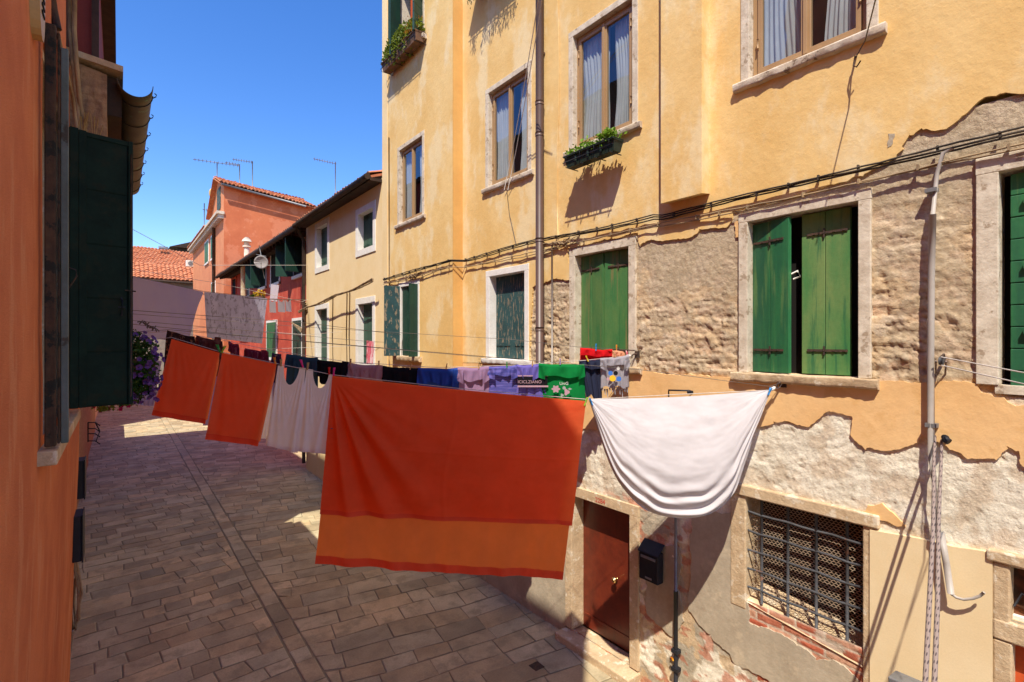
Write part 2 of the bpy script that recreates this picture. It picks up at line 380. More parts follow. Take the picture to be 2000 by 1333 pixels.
def jag(pts, step=.018, amp=.02, seed=0):
    out = []; n = len(pts)
    for i in range(n):
        a = pts[i]; b = pts[(i+1) % n]; rough = a[2] if len(a) > 2 else 1
        L = math.hypot(b[0]-a[0], b[1]-a[1]); m = max(1, int(L/step)) if rough else 1
        for k in range(m):
            t = k/m; y = a[0]+(b[0]-a[0])*t; z = a[1]+(b[1]-a[1])*t
            if rough:
                e = math.sin(math.pi*min(1, max(0, t)))**.3 if k else 0
                y += (fr((y, z, seed+.5), 5, 4)*amp*2.0+fr((y, z, seed+3.3), 30, 3)*.010)*rough*e; z += (fr((y, z, seed+9.5), 5, 4)*amp*2.0+fr((y, z, seed+6.3), 30, 3)*.010)*rough*e
            out.append((y, z))
    return out
def skin(name, outer, holes, m, par, X, depth, nsub=.0):
    bm = bmesh.new(); loops = []
    for lp in [outer]+holes:
        vs = [bm.verts.new((X, y, z)) for y, z in lp]; loops.append(vs)
        for i in range(len(vs)): bm.edges.new((vs[i], vs[(i+1) % len(vs)]))
    bmesh.ops.triangle_fill(bm, use_beauty=True, use_dissolve=False, edges=bm.edges[:], normal=(-1, 0, 0))
    bm.verts.index_update()
    k = MB()
    for v in bm.verts: k.v.append(tuple(v.co))
    for f in bm.faces:
        ix = [v.index for v in f.verts]
        if f.normal.x > 0: ix.reverse()
        k.f.append(tuple(ix)); k.sm.append(False)
    for vs in loops:
        n = len(vs)
        for i in range(n):
            a = vs[i].co; b = vs[(i+1) % n].co
            k.q([a, b, b+Vector((depth, 0, 0)), a+Vector((depth, 0, 0))])
    bm.free()
    return k.build(name, m, par)
def rect(o, m=0): a, b, c, d = o; return [(a-m, c-m), (b+m, c-m), (b+m, d+m), (a-m, d+m)]
pp = lambda *pts: [P(a, b, FX) + ((r,) if r != 1 else ()) for a, b, r in [(q + (1,) if len(q) == 2 else q) for q in pts]]
# upper yellow skin
low = pp((2060, 180), (2000, 184), (1945, 188), (1912, 198), (1868, 238), (1838, 254), (1800, 251), (1776, 264), (1764, 292), (1750, 308))
low += [(1.60, 5.42), (2.4, 5.36), (2.74, 5.36), (2.74, 5.28)] + pp((1420, 444), (1366, 448), (1352, 463), (1290, 471), (1272, 468), (1250, 482))
low += [(3.92, 5.34), (5.13, 5.33)] + pp((1112, 548), (1078, 546), (1040, 562), (1036, 640), (1034, 705))
low += [(5.96, 3.72, 0), (7.86, 3.66, 0), (7.86, 13, 0), (-.6, 13, 0)]
outer = jag([(a[0], a[1]) + ((a[2],) if len(a) > 2 else (1,)) for a in low], amp=.012, seed=3)
skin('plaster', outer, [rect(OPEN[k], .02) for k in ('W2', 'W3', 'W4', 'L2')], m_yellow, H, FX, .035)
# apricot band below the windows
bt = pp((2060, 800), (2000, 792), (1960, 777), (1916, 768), (1912, 752), (1740, 745)) + [(2.05, 3.68, 0), (2.9, 3.68), (3.9, 3.70), (5.2, 3.70), (5.9, 3.69), (7.86, 3.655, 0), (7.86, 2.6, 1), (6.2, 2.55), (5.3, 2.95)]
bt += pp((1135, 838), (1150, 838), (1230, 850), (1330, 850), (1400, 830), (1480, 836), (1510, 824), (1568, 833), (1592, 824), (1620, 804), (1664, 815), (1660, 850), (1690, 880), (1740, 881), (1788, 866), (1800, 852), (1855, 880), (1890, 898), (1945, 900), (1965, 872), (1990, 882), (2002, 916), (2060, 960))
skin('plaster', jag([(a[0], a[1]) + ((a[2],) if len(a) > 2 else (1,)) for a in bt], amp=.016, seed=8), [], m_yellow2, H, FX+.004, .045)['label'] = 'apricot plaster band below the windows with a ragged lower edge'
# odd remnants
skin('plaster', jag(pp((1680, 1002), (1694, 988), (1722, 984), (1742, 1002), (1768, 1030), (1740, 1024), (1700, 1014)), amp=.01, seed=4), [], m_yellow2, H, FX+.006, .04)
skin('plaster', jag(pp((1735, 262), (1748, 262), (1742, 285), (1733, 290)), amp=.006, seed=5), [], m_render, H, FX-.003, .004)
skin('plaster', jag(pp((1434, 436), (1446, 430), (1448, 470), (1436, 465)), amp=.006, seed=6), [], m_yellow2, H, FX+.002, .04)
# smooth pale panel, right of the grating
skin('plaster', [(a[0], a[1]) for a in jag([(.80, -.02, 0), (1.545, -.02, 0), (1.545, 2.50, 0), (1.2, 2.53, .3), (.80, 2.55, 0)], amp=.02, seed=2)], [], m_panel, H, FX-.012, .05)['label'] = 'smooth pale yellow plaster panel beside the barred window'
# grey ragged render patches round the door and the grating
skin('plaster', jag(pp((1350, 1010), (1448, 1000), (1452, 1150), (1462, 1218), (1533, 1246), (1592, 1292), (1640, 1300), (1690, 1345), (1690, 1420), (1560, 1420), (1500, 1330), (1440, 1302), (1410, 1268), (1388, 1240), (1360, 1215), (1345, 1195), (1350, 1100)), amp=.022, seed=12), [], m_render, H, FX+.006, .05)
skin('plaster', jag(pp((1256, 1060), (1330, 1075), (1320, 1150), (1335, 1215), (1310, 1245), (1262, 1200)), amp=.02, seed=13), [], m_render, H, FX+.008, .05)

skin('plaster', jag([(5.17, -.02, 0), (7.84, -.02, 0), (7.84, 1.5, 1), (6.6, 1.35, 1), (5.17, 1.6, 0)], amp=.015, seed=15), [], m_render, H, FX+.004, .05)
# far, projecting section of the same house
def far_section():
    op = [(8.99, 10.02, 6.50, 8.06), (9.20, 9.95, 3.74, 5.18), (8.98, 10.0, 9.95, 11.5)]
    skin('plaster', [(7.85, -.02), (10.9, -.02), (10.9, 13), (7.85, 13)], [rect(o, .02) for o in op], m_yellow, H, FF, .35)
    return op
FO = far_section()
m_yedge = mat('deep yellow plaster', (.66, .38, .12), (.60, .33, .10), sc=1.5, bump=.3, bsc=9, grain=.05)
bx('plaster_edge', m_yedge, H, FF, FX, 7.835, 7.85, 0, 13)
bx('quoin', m_cream, H, FF-.012, FF, 10.62, 10.89, 0, 13)
# chimney breast
k = MB(); a, b, z = 2.985, 3.485, 5.57
k.q([(FX-.15, a, 13), (FX-.15, b, 13), (FX-.15, b, z), (FX-.15, a, z)]); k.q([(FX-.15, a, z), (FX-.15, b, z), (FX, b, z+.02), (FX, a, z+.02)])
k.q([(FX-.15, a, 13), (FX-.15, a, z), (FX, a, z+.02), (FX, a, 13)]); k.q([(FX-.15, b, z), (FX-.15, b, 13), (FX, b, 13), (FX, b, z+.02)])
k.build('chimney_breast', m_yellow, H)
# body behind the facade so no light leaks
k = MB(); k.box(FX+.55, 12, -.6, 10.88, -.02, 13.05); k.build('interior_wall', m_room, H)
k = MB(); k.box(FX-.05, FX+.55, -.62, -.6, 0, 13.05); k.box(FX, FX+.55, 10.88, 10.9, 0, 13.05); k.box(FX-.2, FX+.55, -.6, 10.9, 13.0, 13.05); k.box(FX+.05, FX+.55, -.6, 10.88, 5.8, 5.9); k.build('side_wall', m_yellow, H)

def stone_frame(par, X, o, sw, proud, m, deep=.25, sill=True, sillm=None, sproud=.09, sh=.085, sext=.1, top=True, name='window', bottom=True):
    a, b, c, d = o; k = MB(); e = .003
    def jamb(y0, y1, z0, z1):
        k.box(X-proud, X+deep, y0, y1, z0, z1)
    jamb(a-sw, a, c, d); jamb(b, b+sw, c, d)
    if top: jamb(a-sw-e, b+sw+e, d, d+sw)
    ob = k.build(name, m, par); bev(ob, .005)
    if sill:
        s_ = MB(); n = 26
        def f(u, v):
            y = a-sw-sext+(b-a+2*sw+2*sext)*u; t = v
            prof = [(X-sproud*.97, c), (X-sproud, c-.012), (X-sproud+.004, c-sh*.75), (X-sproud*.8, c-sh), (X+.02, c-sh-.004)]
            if v == 0: x, z = X+deep, c+.004
            else: x, z = prof[min(4, int(round(v*5))-1)]
            r = fr((y, z, X), 9, 4)*.012 if v > 0 else 0
            return (x+r, y, z+r*.6)
        s_.grid(f, 40, 5, sm=True)
        L_, R_ = [f(0, i/5) for i in range(6)], [f(1, i/5) for i in range(6)]
        s_.q(L_); s_.q(R_[::-1])
        s_.build('sill', sillm or m, ob)
    elif bottom:
        s_ = MB(); s_.box(X+.004, X+deep, a-.02, b+.02, c-.06, c); s_.build('sill', sillm or m, ob)
    return ob
def casement(par, X, o, deep=.10, fw=.055, lite=2, curtains=True, mf=None, seed=0):
    a, b, c, d = o; X = X+deep; mf = mf or m_winwood
    k = MB(); k.box(X, X+.06, a, a+fw, c, d); k.box(X, X+.06, b-fw, b, c, d); k.box(X, X+.06, a+fw, b-fw, d-fw, d); k.box(X, X+.06, a+fw, b-fw, c, c+fw)
    fo = k.build('frame', mf, par); bev(fo, .004)
    mid = (a+b)/2; k = MB()
    for (y0, y1) in ((a+fw, mid), (mid, b-fw)):
        k.box(X-.018, X+.03, y0, y0+.042, c+fw, d-fw); k.box(X-.018, X+.03, y1-.042, y1, c+fw, d-fw)
        k.box(X-.018, X+.03, y0+.042, y1-.042, d-fw-.04, d-fw); k.box(X-.018, X+.03, y0+.042, y1-.042, c+fw, c+fw+.05)
    k.box(X-.034, X-.018, mid-.018, mid+.018, c+fw, d-fw)
    for zz in (c+.3, d-.3): k.tube([(X-.03, a+fw+.005, zz), (X-.03, a+fw+.005, zz+.09)], .009, 6); k.tube([(X-.03, b-fw-.005, zz), (X-.03, b-fw-.005, zz+.09)], .009, 6)
    bev(k.build('casement', mf, par), .003)
    for (y0, y1) in ((a+fw+.04, mid-.04), (mid+.04, b-fw-.04)):
        g = MB(); g.q([(X+.004, y1, c+fw+.04), (X+.004, y0, c+fw+.04), (X+.004, y0, d-fw-.03), (X+.004, y1, d-fw-.03)]); g.build('pane', m_glass, par)
    if curtains:
        rn = random.Random(seed)
        for (y0, y1) in ((a+.03, a+.36+.05*rn.random()), (b-.42-.1*rn.random(), b-.03)):
            g = MB(); ph = rn.random()*6
            def f(u, v):
                wv = .6*math.sin(u*52+ph+.3*math.sin(v*3+ph))+.3*math.sin(u*23+ph); pinch = 1-.10*math.sin(math.pi*v)**2
                yy = y0+(y1-y0)*u*pinch if y0 < mid else y1-(y1-y0)*(1-u)*pinch
                return (X+.075+.018*wv+.008*math.sin(v*9+u*5), yy, c+.03+(d-c-.05)*v)
            g.grid(f, 44, 16); g.build('curtain', m_curtain, par)
m_stain = mat('stained sill stone', (.66, .56, .44), (.48, .38, .27), sc=6, rough=.85, bump=.6, bsc=25, c3=(.16, .10, .06), sc3=13, t3=.6, f3=.85, grain=.15)
def window(X, o, sd, sillm=None, **kw):
    w_ = stone_frame(H, X, o, .085, .012, m_stone, sproud=.055, sh=.075, sext=.06, sillm=m_stain, **kw); casement(w_, X, o, seed=sd, **({'deep': .07})); return w_
for i, kx in enumerate(('W2', 'W3', 'W4')): window(FX, OPEN[kx], i+1)
window(FF, FO[0], 9)

def leaf(par, X, Y, z0, z1, wd, ang, sgn, m, nb=2, straps=True, th=.035, horiz=0, strapm=None, name='shutter', battens=False):
    """one shutter leaf: hinge at (X, Y), closed along sgn*Y, swung outwards by ang"""
    d = Vector((-math.sin(ang), sgn*math.cos(ang), 0)); nn = Vector((-math.cos(ang), -sgn*math.sin(ang), 0))  # outward face normal
    o = Vector((X, Y, z0)); k = MB(); g = .004; bw = wd/nb
    for i in range(nb):
        if horiz:
            hb = (z1-z0)/horiz
            for j in range(horiz): k.obox(o+d*(i*bw+g/2)+Vector((0, 0, j*hb+.003)), d*(bw-g), nn*th*random.uniform(.85, 1.05), Vector((0, 0, hb-.006)))
        else: k.obox(o+d*(i*bw+g/2), d*(bw-g), nn*th*random.uniform(.9, 1.04), Vector((0, 0, z1-z0)))
    k.obox(o+d*.001-nn*.004, d*(wd-.002), nn*.01, Vector((0, 0, z1-z0)))
    s_ = k.build(name, m, par); bev(s_, .004)
    if straps:
        h = z1-z0
        for zz in ((.14, .86) if straps is True else straps):
            q = MB(); base = o+nn*(th+.003)+Vector((0, 0, h*zz))
            q.obox(base+d*.02, d*(wd*.82), nn*.006, Vector((0, 0, .022)))
            for t in (.1, .3, .5, .7): q.obox(base+d*(wd*t)+Vector((0, 0, .004)), d*.014, nn*.014, Vector((0, 0, .014)))
            q.obox(base+d*(wd*.50)+Vector((0, 0, -.03)), d*.012, nn*.012, Vector((0, 0, .08)))
            q.build('strap', strapm or m_rust, s_)
    return s_
# L3: closed pair, four boards ; L4: half open ; L2 peeling ; L5 at the frame edge
o = OPEN['L3']; f3_ = stone_frame(H, FX, o, .105, .008, m_stone, sillm=m_oldstone, sproud=.05)
for (Y, sg) in ((o[0]+.005, 1), (o[1]-.005, -1)): leaf(H, FX+.15, Y, o[2]+.01, o[3]-.01, .450, R(7), sg, m_green3, nb=2, straps=(.12, .86))
o = OPEN['L4']; f4_ = stone_frame(H, FX, o, .09, .008, m_stone, sillm=m_oldstone, sproud=.05, sext=.06)
leaf(H, FX+.13, o[0]+.09, o[2]+.01, o[3]-.01, .40, R(0), 1, m_green2, nb=2)['label'] = 'sunbleached green shutter leaf'
leaf(H, FX+.13, o[1]-.005, o[2]+.01, o[3]-.02, .40, R(13), -1, m_green, nb=2)
bx('room_gap', m_dark, f4_, FX+.2, FX+.21, o[0]-.05, o[1]+.05, o[2]-.05, o[3]+.05)
bx('room_gap', m_dark, f3_, FX+.2, FX+.21, OPEN['L3'][0]-.05, OPEN['L3'][1]+.05, o[2]-.05, o[3]+.05)
k = MB(); k.tube([PV(1546, 536, FX+.05), PV(1558, 530, FX+.03), PV(1563, 541, FX+.03), PV(1550, 546, FX+.05)], .008, 6); k.build('latch_hook', m_whitest, f4_)
o = OPEN['L2']; f2_ = stone_frame(H, FX, o, .10, .012, m_whitest, sproud=.06, sext=.08)
for (Y, sg) in ((o[0]+.005, 1), (o[1]-.005, -1)): leaf(H, FX+.16, Y, o[2]+.01, o[3]-.005, .46, 0, sg, m_bluegr, nb=2, straps=(.15,), strapm=m_bluegr)
bx('room_gap', m_dark, f2_, FX+.23, FX+.24, o[0]-.05, o[1]+.05, o[2]-.05, o[3]+.05)
o = OPEN['L5']; f5_ = stone_frame(H, FX, o, .12, .006, m_stone, sill=False)
leaf(H, FX+.09, o[1]-.05, o[2]-.05, o[3]-.02, .46, 0, -1, m_green, nb=1, horiz=10, straps=None)
k = MB(); k.tube([(FX+.035, .60, 3.7), (FX+.035, .60, 5.2)], .009, 6); k.tube([(FX+.035, .52, 3.9), (FX+.035, .52, 4.55)], .007, 6)
for zz in (4.1, 4.55, 5.0): k.box(FX+.025, FX+.055, .5, .65, zz, zz+.035)
k.build('bolt_rod', m_green, f5_)
bx('room_gap', m_dark, f5_, FX+.2, FX+.21, o[0]-.05, o[1]+.05, o[2]-.1, o[3]+.05)
# L1, far section: leaves standing open
o = FO[1]; f1_ = stone_frame(H, FF, o, .09, .01, m_whitest, sproud=.08, sh=.10, sillm=m_oldstone)
leaf(H, FF-.01, o[1]+.03, o[2], o[3]+.02, .33, R(98), -1, m_bluegr, nb=2, straps=None)
leaf(H, FF+.06, o[1]-.01, o[2]+.01, o[3]-.01, .24, R(0), -1, m_dkgreen, nb=2, straps=None)
leaf(H, FF-.0, o[0], o[2], o[3], .20, R(95), 1, m_dkgreen, nb=2, straps=None)
k = MB(); k.box(FF+.16, FF+.2, o[0], o[0]+.06, o[2], o[3]); k.box(FF+.16, FF+.2, o[1]-.06, o[1], o[2], o[3]); k.box(FF+.16, FF+.2, 9.6, 9.66, o[2], o[3]); k.build('frame', m_whitest, f1_)
bx('curtain', mat('red brown curtain', (.42, .10, .05), (.3, .06, .03), sc=4, st=(1, 6, .3)), f1_, FF+.21, FF+.23, 9.35, 9.6, o[2], o[3])
bx('room_gap', m_dark, f1_, FF+.3, FF+.31, o[0]-.05, o[1]+.05, o[2]-.05, o[3]+.05)
# top far window
o = FO[2]; f0_ = stone_frame(H, FF, o, .08, .01, m_stone, sproud=.10)
leaf(H, FF-.01, o[1]-.02, o[2], o[3]+.02, .30, R(150), -1, m_dkgreen, nb=1, horiz=9, straps=None)
leaf(H, FF-.01, o[1]-.05, o[2], o[3]+.02, .27, R(75), -1, m_dkgreen, nb=1, horiz=9, straps=None)
leaf(H, FF-.01, o[0]+.02, o[2], o[3]+.02, .32, R(120), 1, m_dkgreen, nb=1, horiz=9, straps=None)
k = MB(); k.box(FF+.1, FF+.15, 9.35, 9.42, o[2], o[3]); k.box(FF+.1, FF+.15, 9.62, 9.7, o[2], o[3]); k.build('frame', m_reddoor, f0_)
bx('room_gap', m_dark, f0_, FF+.25, FF+.26, o[0]-.05, o[1]+.05, o[2]-.05, o[3]+.05)

# door
o = OPEN['DR']; fd = stone_frame(H, FX, o, .13, .012, m_oldstone, sill=False, bottom=False, name='door_surround', deep=.3)
dd = MB(); X = FX+.21
dd.box(X, X+.04, o[0], o[1], o[2], o[3])
dd.box(X-.008, X, o[0]+.03, o[1]-.03, o[2]+.16, o[2]+.19)
door = dd.build('door', m_door, H); bev(door, .006)
k = MB(); c = Vector((X-.02, *P(1206, 1131, FX+.2)))
k.tube([c+Vector((0, 0, 0)), c+Vector((-.035, 0, 0)), c+Vector((-.04, 0, 0)), c+Vector((-.055, 0, 0)), c+Vector((-.07, 0, 0)), c+Vector((-.08, 0, 0))], [.014, .014, .032, .042, .032, .010], 16); k.build('knob', m_brass, door)
k = MB(); k.box(FX-.20, FX+.22, o[0]-.14, o[1]+.14, -.02, .10); st_ = k.build('doorstep', m_oldstone, H); bev(st_, .015)
def text(body, size, m, par, X, y, z, name='number', rot=0, ext=.0008, loc=None):
    cu = bpy.data.curves.new(name, 'FONT'); cu.body = body; cu.size = size; cu.extrude = ext
    t = bpy.data.objects.new('tmp', cu); col.objects.link(t); dg = bpy.context.evaluated_depsgraph_get(); dg.update()
    me = bpy.data.meshes.new_from_object(t.evaluated_get(dg)); bpy.data.objects.remove(t)
    M_ = Matrix(((0, 0, -1, X), (-1, 0, 0, y), (0, 1, 0, z), (0, 0, 0, 1))) @ Matrix.Rotation(rot, 4, 'Z') if loc is None else loc
    me.transform(M_); off = par['_o']; me.transform(Matrix.Translation(-Vector(off)))
    me.materials.clear(); me.materials.append(m); ob = bpy.data.objects.new(name, me); col.objects.link(ob); ob.parent = par; ob['_o'] = off
    return ob
m_redpaint = mat('red paint', (.5, .05, .04), rough=.8, grain=.3)
yy, zz = P(1164, 972, FX); text('2284', .085, m_redpaint, fd, FX-.014, yy, 1.975, 'house_number')

# barred window
o = OPEN['GR']; k = MB()
k.box(FX-.0, FX+.3, o[1], o[1]+.16, o[2]-.1, o[3]); k.box(FX+.0, FX+.3, o[0]-.07, o[0], o[2]-.35, o[3]); k.box(FX-.02, FX+.3, o[0]-.12, o[1]+.18, o[3], o[3]+.11)
gw = k.build('window', m_oldstone, H); bev(gw, .012)
k = MB(); k.q([(FX+.01, o[0]-.02, o[2]-.17), (FX+.01, o[1]+.02, o[2]-.02), (FX+.3, o[1]+.02, o[2]+.1), (FX+.3, o[0]-.02, o[2]-.02)]); k.build('sill', m_oldstone, gw)
k = MB()
for i in range(4):
    y = o[0]+.13+.245*i; k.tube([(FX+.05, y, o[2]-.06+.02*i), (FX+.05, y, o[3])], .0135, 8)
for j in range(5):
    z = o[2]+.12+.185*j; k.tube([(FX+.045+.004*math.sin(i_*1.3+j), o[0]-.02+(o[1]-o[0]+.03)*i_/8, z+.006*math.sin(i_*2+j)-.012*(8-i_)/8) for i_ in range(9)], .0115, 8)
k.build('grille', m_iron, H)
k = MB(); pw, ph = .036, .021; X = FX+.10
nr = int((o[3]-o[2]+.12)/ph); nc = int((o[1]-o[0])/pw)
for j in range(nr):
    z = o[2]-.1+j*ph
    for i in range(nc):
        y = o[0]+i*pw+(pw/2 if j % 2 else 0)
        for (a, b) in (((y, z), (y+pw*.3, z+ph*.5)), ((y+pw*.3, z+ph*.5), (y+pw*.7, z+ph*.5)), ((y+pw*.7, z+ph*.5), (y+pw, z))):
            k.q([(X, a[0], a[1]), (X, b[0], b[1]), (X, b[0], b[1]+.006), (X, a[0], a[1]+.006)])
        k.q([(X, y+pw*.5-.0, z+ph*.5), (X, y+pw*.5+.004, z+ph*.5), (X, y+pw*.5+.004, z+ph), (X, y+pw*.5, z+ph)])
k.build('wire_mesh', m_meshw, gw)
bx('room_gap', m_dark, gw, FX+.34, FX+.35, o[0]-.1, o[1]+.1, o[2]-.2, o[3]+.1)
# small window and door at the right edge
o = OPEN['RW']; k = MB(); k.box(FX-.01, FX+.2, .71, .80, 2.02, 2.50); k.box(FX-.03, FX+.2, .0, .83, 2.5, 2.58); k.box(FX-.015, FX+.2, 0, .80, 1.96, 2.10); k.box(FX-.008, FX+.2, .70, .80, .0, 1.955)
rw = k.build('window', m_oldstone, H); bev(rw, .012)
bx('pane', mat('amber glass', (.20, .07, .03), (.05, .03, .02), sc=8, rough=.15), rw, FX+.12, FX+.13, .1, .72, 2.08, 2.5)
bx('frame', m_whitest, rw, FX+.08, FX+.12, .1, .71, 2.10, 2.125)
k = MB(); k.tube([(FX+.06, .70, 2.2), (FX+.06, .66, 2.3), (FX+.06, .60, 2.28), (FX+.06, .5, 2.42)], .008, 6); k.build('grille', m_black, rw)
bx('door', m_reddoor, H, FX+.1, FX+.14, -.2, .70, .1, 1.96)

# downpipe, thin pipes
def pipe(name, pts, r, m, par, n=12): k = MB(); k.tube(pts, r, n); return k.build(name, m, par)
dp = MB(); dp.tube([(4.81, 5.61, 1.75), (4.81, 5.61, 13)], .058, 18)
for z in (7.45, 7.0, 5.48, 4.2, 2.2, 9.4): dp.tube([(4.81, 5.61, z), (4.81, 5.61, z+.05)], .065, 18)
for z in (5.45, 8.2, 3.0): dp.box(4.84, 4.9, 5.59, 5.63, z, z+.03)
dp.build('downpipe', m_pipe, H)
pipe('conduit', [(4.88, 5.42, 3.3), (4.88, 5.42, 5.42)], .013, m_conduit, H)
pipe('conduit', [(4.885, 5.30, 5.5)]+[(4.885, 5.30+.02*math.sin(i), 5.5+i*.5) for i in range(1, 12)], .006, m_yellow, H, 6)
pipe('conduit', [(4.685, 10.5, 3.2), (4.685, 10.5, 5.3), (4.685, 10.52, 8.5)], .012, m_cablel, H, 6)
# post by the mailbox
cp = MB(); cp.tube([(4.86, 3.37, 1.05), (4.86, 3.37, 2.9)], .017, 10); cp.build('conduit', m_greymet, H)
cp = MB(); cp.tube([(4.86, 3.37, -.0), (4.86, 3.37, 1.3)], .024, 10); cp.box(4.83, 4.9, 3.33, 3.41, .62, .66); cp.box(4.83, 4.9, 3.33, 3.41, .42, .46); cp.build('conduit', m_black, H)
k = MB(); k.tube([(4.845, 3.39, .53), (4.835, 3.41, .56)], .012, 8); k.build('cap', m_orangep, H)
# grey conduit coming down at the right
c1 = [PV(1862, 290, 4.87), PV(1842, 300, 4.86), PV(1830, 340, 4.86), PV(1822, 420, 4.86)]
pipe('conduit', c1, .014, m_conduit, H)
cpts = [(4.86, c1[-1].y, c1[-1].z), (4.86, 1.135, 4.6), (4.86, 1.14, 3.9), (4.855, 1.135, 3.2), (4.84, 1.10, 2.6)] + [tuple(PV(a, b, 4.82)) for a, b in ((1838, 1040), (1848, 1100), (1857, 1160))]
pipe('conduit', cpts, .022, m_conduit, H)
pipe('hose', [PV(a, b, 4.82) for a, b in ((1857, 1160), (1868, 1168), (1882, 1172), (1900, 1170), (1914, 1165), (1922, 1158))], .010, m_conduit, H)
k = MB(); k.box(4.83, 4.9, 1.10, 1.17, 5.17, 5.20); k.box(4.835, 4.9, 1.10, 1.17, 3.4, 3.43); k.build('clip', m_greymet, H)
k = MB(); p = PV(1786, 1345, 4.80); k.obox(p+Vector((0, -.08, -.2)), Vector((-.18, 0, .02)), Vector((0, .18, 0)), Vector((0, .02, .28))); bev(k.build('vent_hood', m_greymet, H), .01)

# mailbox
mb = thing('mailbox', (4.89, 3.68, 1.3), 'black metal mailbox fixed to the peeling wall right of the red brown door', 'mailbox')
y0, y1 = 3.55, 3.81; zb, zt = 1.31, 1.65
k = MB(); k.box(4.78, 4.885, y0, y1, zb, zt); k.q([(4.775, y0-.01, zt-.03), (4.775, y1+.01, zt-.03), (4.90, y1+.01, zt+.09), (4.90, y0-.01, zt+.09)][::-1]); bev(k.build('box', m_black, mb), .008)
k = MB(); k.obox((4.765, y0-.012, zt-.02), (0, y1-y0+.024, 0), (.125, 0, .10), (0.01, 0, .012)); bev(k.build('lid', m_black, mb), .004)
k = MB(); k.box(4.772, 4.781, y0+.03, y1-.03, zt-.085, zt-.055); k.build('slot', m_greymet, mb)
k = MB(); k.box(4.774, 4.781, y0+.08, y1-.09, zb+.03, zb+.05); k.build('name_plate', m_greymet, mb)

# cables along the facade
def cable(X0, zf, seed, n, r, m, y0=-.5, y1=10.8, name='cable', step=.35):
    rn = random.Random(seed); k = MB()
    for c in range(n):
        pts = []; y = y0; ph = rn.random()*9
        while y < y1:
            X = X0-(.2 if y > 7.80 else 0)
            pts.append((X-.01-.012*rn.random()-.008*c, y, zf(y)+.018*(c-n/2)+.012*math.sin(y*2.1+ph)+rn.uniform(-.004, .004))); y += step*.35
        k.tube(pts, r, 6)
    y = y0
    while y < y1:
        X = X0-(.2 if y > 7.80 else 0); z = zf(y)
        k.box(X-.034, X, y, y+.013, z-.022, z+.022); y += step*rn.uniform(.7, 1.5)
    return k
sag = lambda y: 5.50+.02*math.sin(y*1.3)-(.03 if y < 3.6 else 0)-.10*max(0, (y-8)/3)
k = cable(4.885, sag, 4, 3, .008, m_cable)
tag(k.build('electric_cable', m_cable), 'bundle of black cables clipped along the yellow facade above the lower windows', 'cable')
sag2 = lambda y: 5.37+.015*math.sin(y*1.9)-(.02*abs(math.sin(y*1.5)) if y > 6 else 0)-.06*max(0, (y-8)/3)
k = cable(4.885, sag2, 9, 2, .007, m_cablel, y1=10.8)
tag(k.build('electric_cable', m_cablel), 'pair of pale painted cables running just below the black cable bundle', 'cable')
kA, kB = MB(), MB(); rn = random.Random(5)
for s_ in range(14):      # tangles near the downpipe and the step of the facade
    yc = rn.choice((5.3, 5.1, 9.2, 9.4)); X = 4.87-(.2 if yc > 7.8 else 0); zc = sag(yc)
    pts = [(X-rn.uniform(0, .04), yc+.5*(i/7-.5)*rn.uniform(.8, 1.2), zc-.06-.10*math.sin(math.pi*i/7)*rn.random()+rn.uniform(-.01, .01)) for i in range(8)]
    (kA if yc < 6 else kB).tube(pts, .007, 5)
tag(kA.build('loose_cable', m_cablel), 'tangled loose cable loops under the cable bundle beside the brown downpipe', 'cable')
tag(kB.build('loose_cable', m_cablel), 'tangled loose cables under the cable bundle near the cream house', 'cable')
# loose wires in front of the upper windows and on hooks
k = MB(); k.tube([PV(1672, 112, 4.84), PV(1690, 80, 4.70), D(1715, -20, 3.6)], .005, 6)
a = PV(1672, 112, 4.86)
tag(k.build('hanging_wire', m_wire), 'dark taut wire rising from a hook under the top right window sill', 'wire')
k = MB(); k.tube([PV(1672, 112, 4.9), PV(1672, 112, 4.84)], .008, 6); k.tube([a+Vector((-.02, 0, 0)), a+Vector((-.03, .01, -.08)), a+Vector((-.05, -.02, -.11)), a+Vector((-.05, -.05, -.07))], .006, 6)
tag(k.build('hook', m_rust), 'rusty iron hook under the sill of the top right window', 'hook')
k = MB()
for dx in (0, 7):
    k.tube([PV(985+dx, 372, 4.86), PV(1000+dx, 300, 4.75), PV(1020+dx, 190, 4.55), PV(1042+dx, 60, 4.3), PV(1056+dx, -30, 4.1)], .006, 6)
tag(k.build('rope', m_cord), 'double rope slanting up across the window left of the brown downpipe', 'rope')
k = MB(); k.tube([PV(990, 375, 4.88), PV(995, 420, 4.885), PV(1008, 478, 4.885)], .005, 5)
tag(k.build('hanging_wire', m_wire), 'thin loose wire below the sill of the window left of the brown downpipe', 'wire')

# ---------------------------------------------------------------- foliage helper, flower boxes
def foliage(cen, rad, n, ls, seed, droop=0, shape=None):
    k = MB(); rn = random.Random(seed); cl = [Vector((rn.uniform(-1, 1), rn.uniform(-1, 1), rn.uniform(-1, 1))) for _ in range(max(6, n//40))]
    for i in range(n):
        c = cl[i % len(cl)]; p = c*.8+Vector([rn.gauss(0, .22) for _ in range(3)])
        if p.length > 1.15: p.normalize()
        q = Vector((cen[0]+p.x*rad[0], cen[1]+p.y*rad[1], cen[2]+p.z*rad[2]))
        d = Vector([rn.gauss(0, 1) for _ in range(3)]).normalized(); e = d.cross(Vector([rn.gauss(0, 1) for _ in range(3)])).normalized(); s_ = ls*rn.uniform(.6, 1.3)
        b = d.cross(e)*s_*.12
        k.q([q, q+d*s_*.5+e*s_*.3+b, q+d*s_, q+d*s_*.5-e*s_*.3+b])
    return k
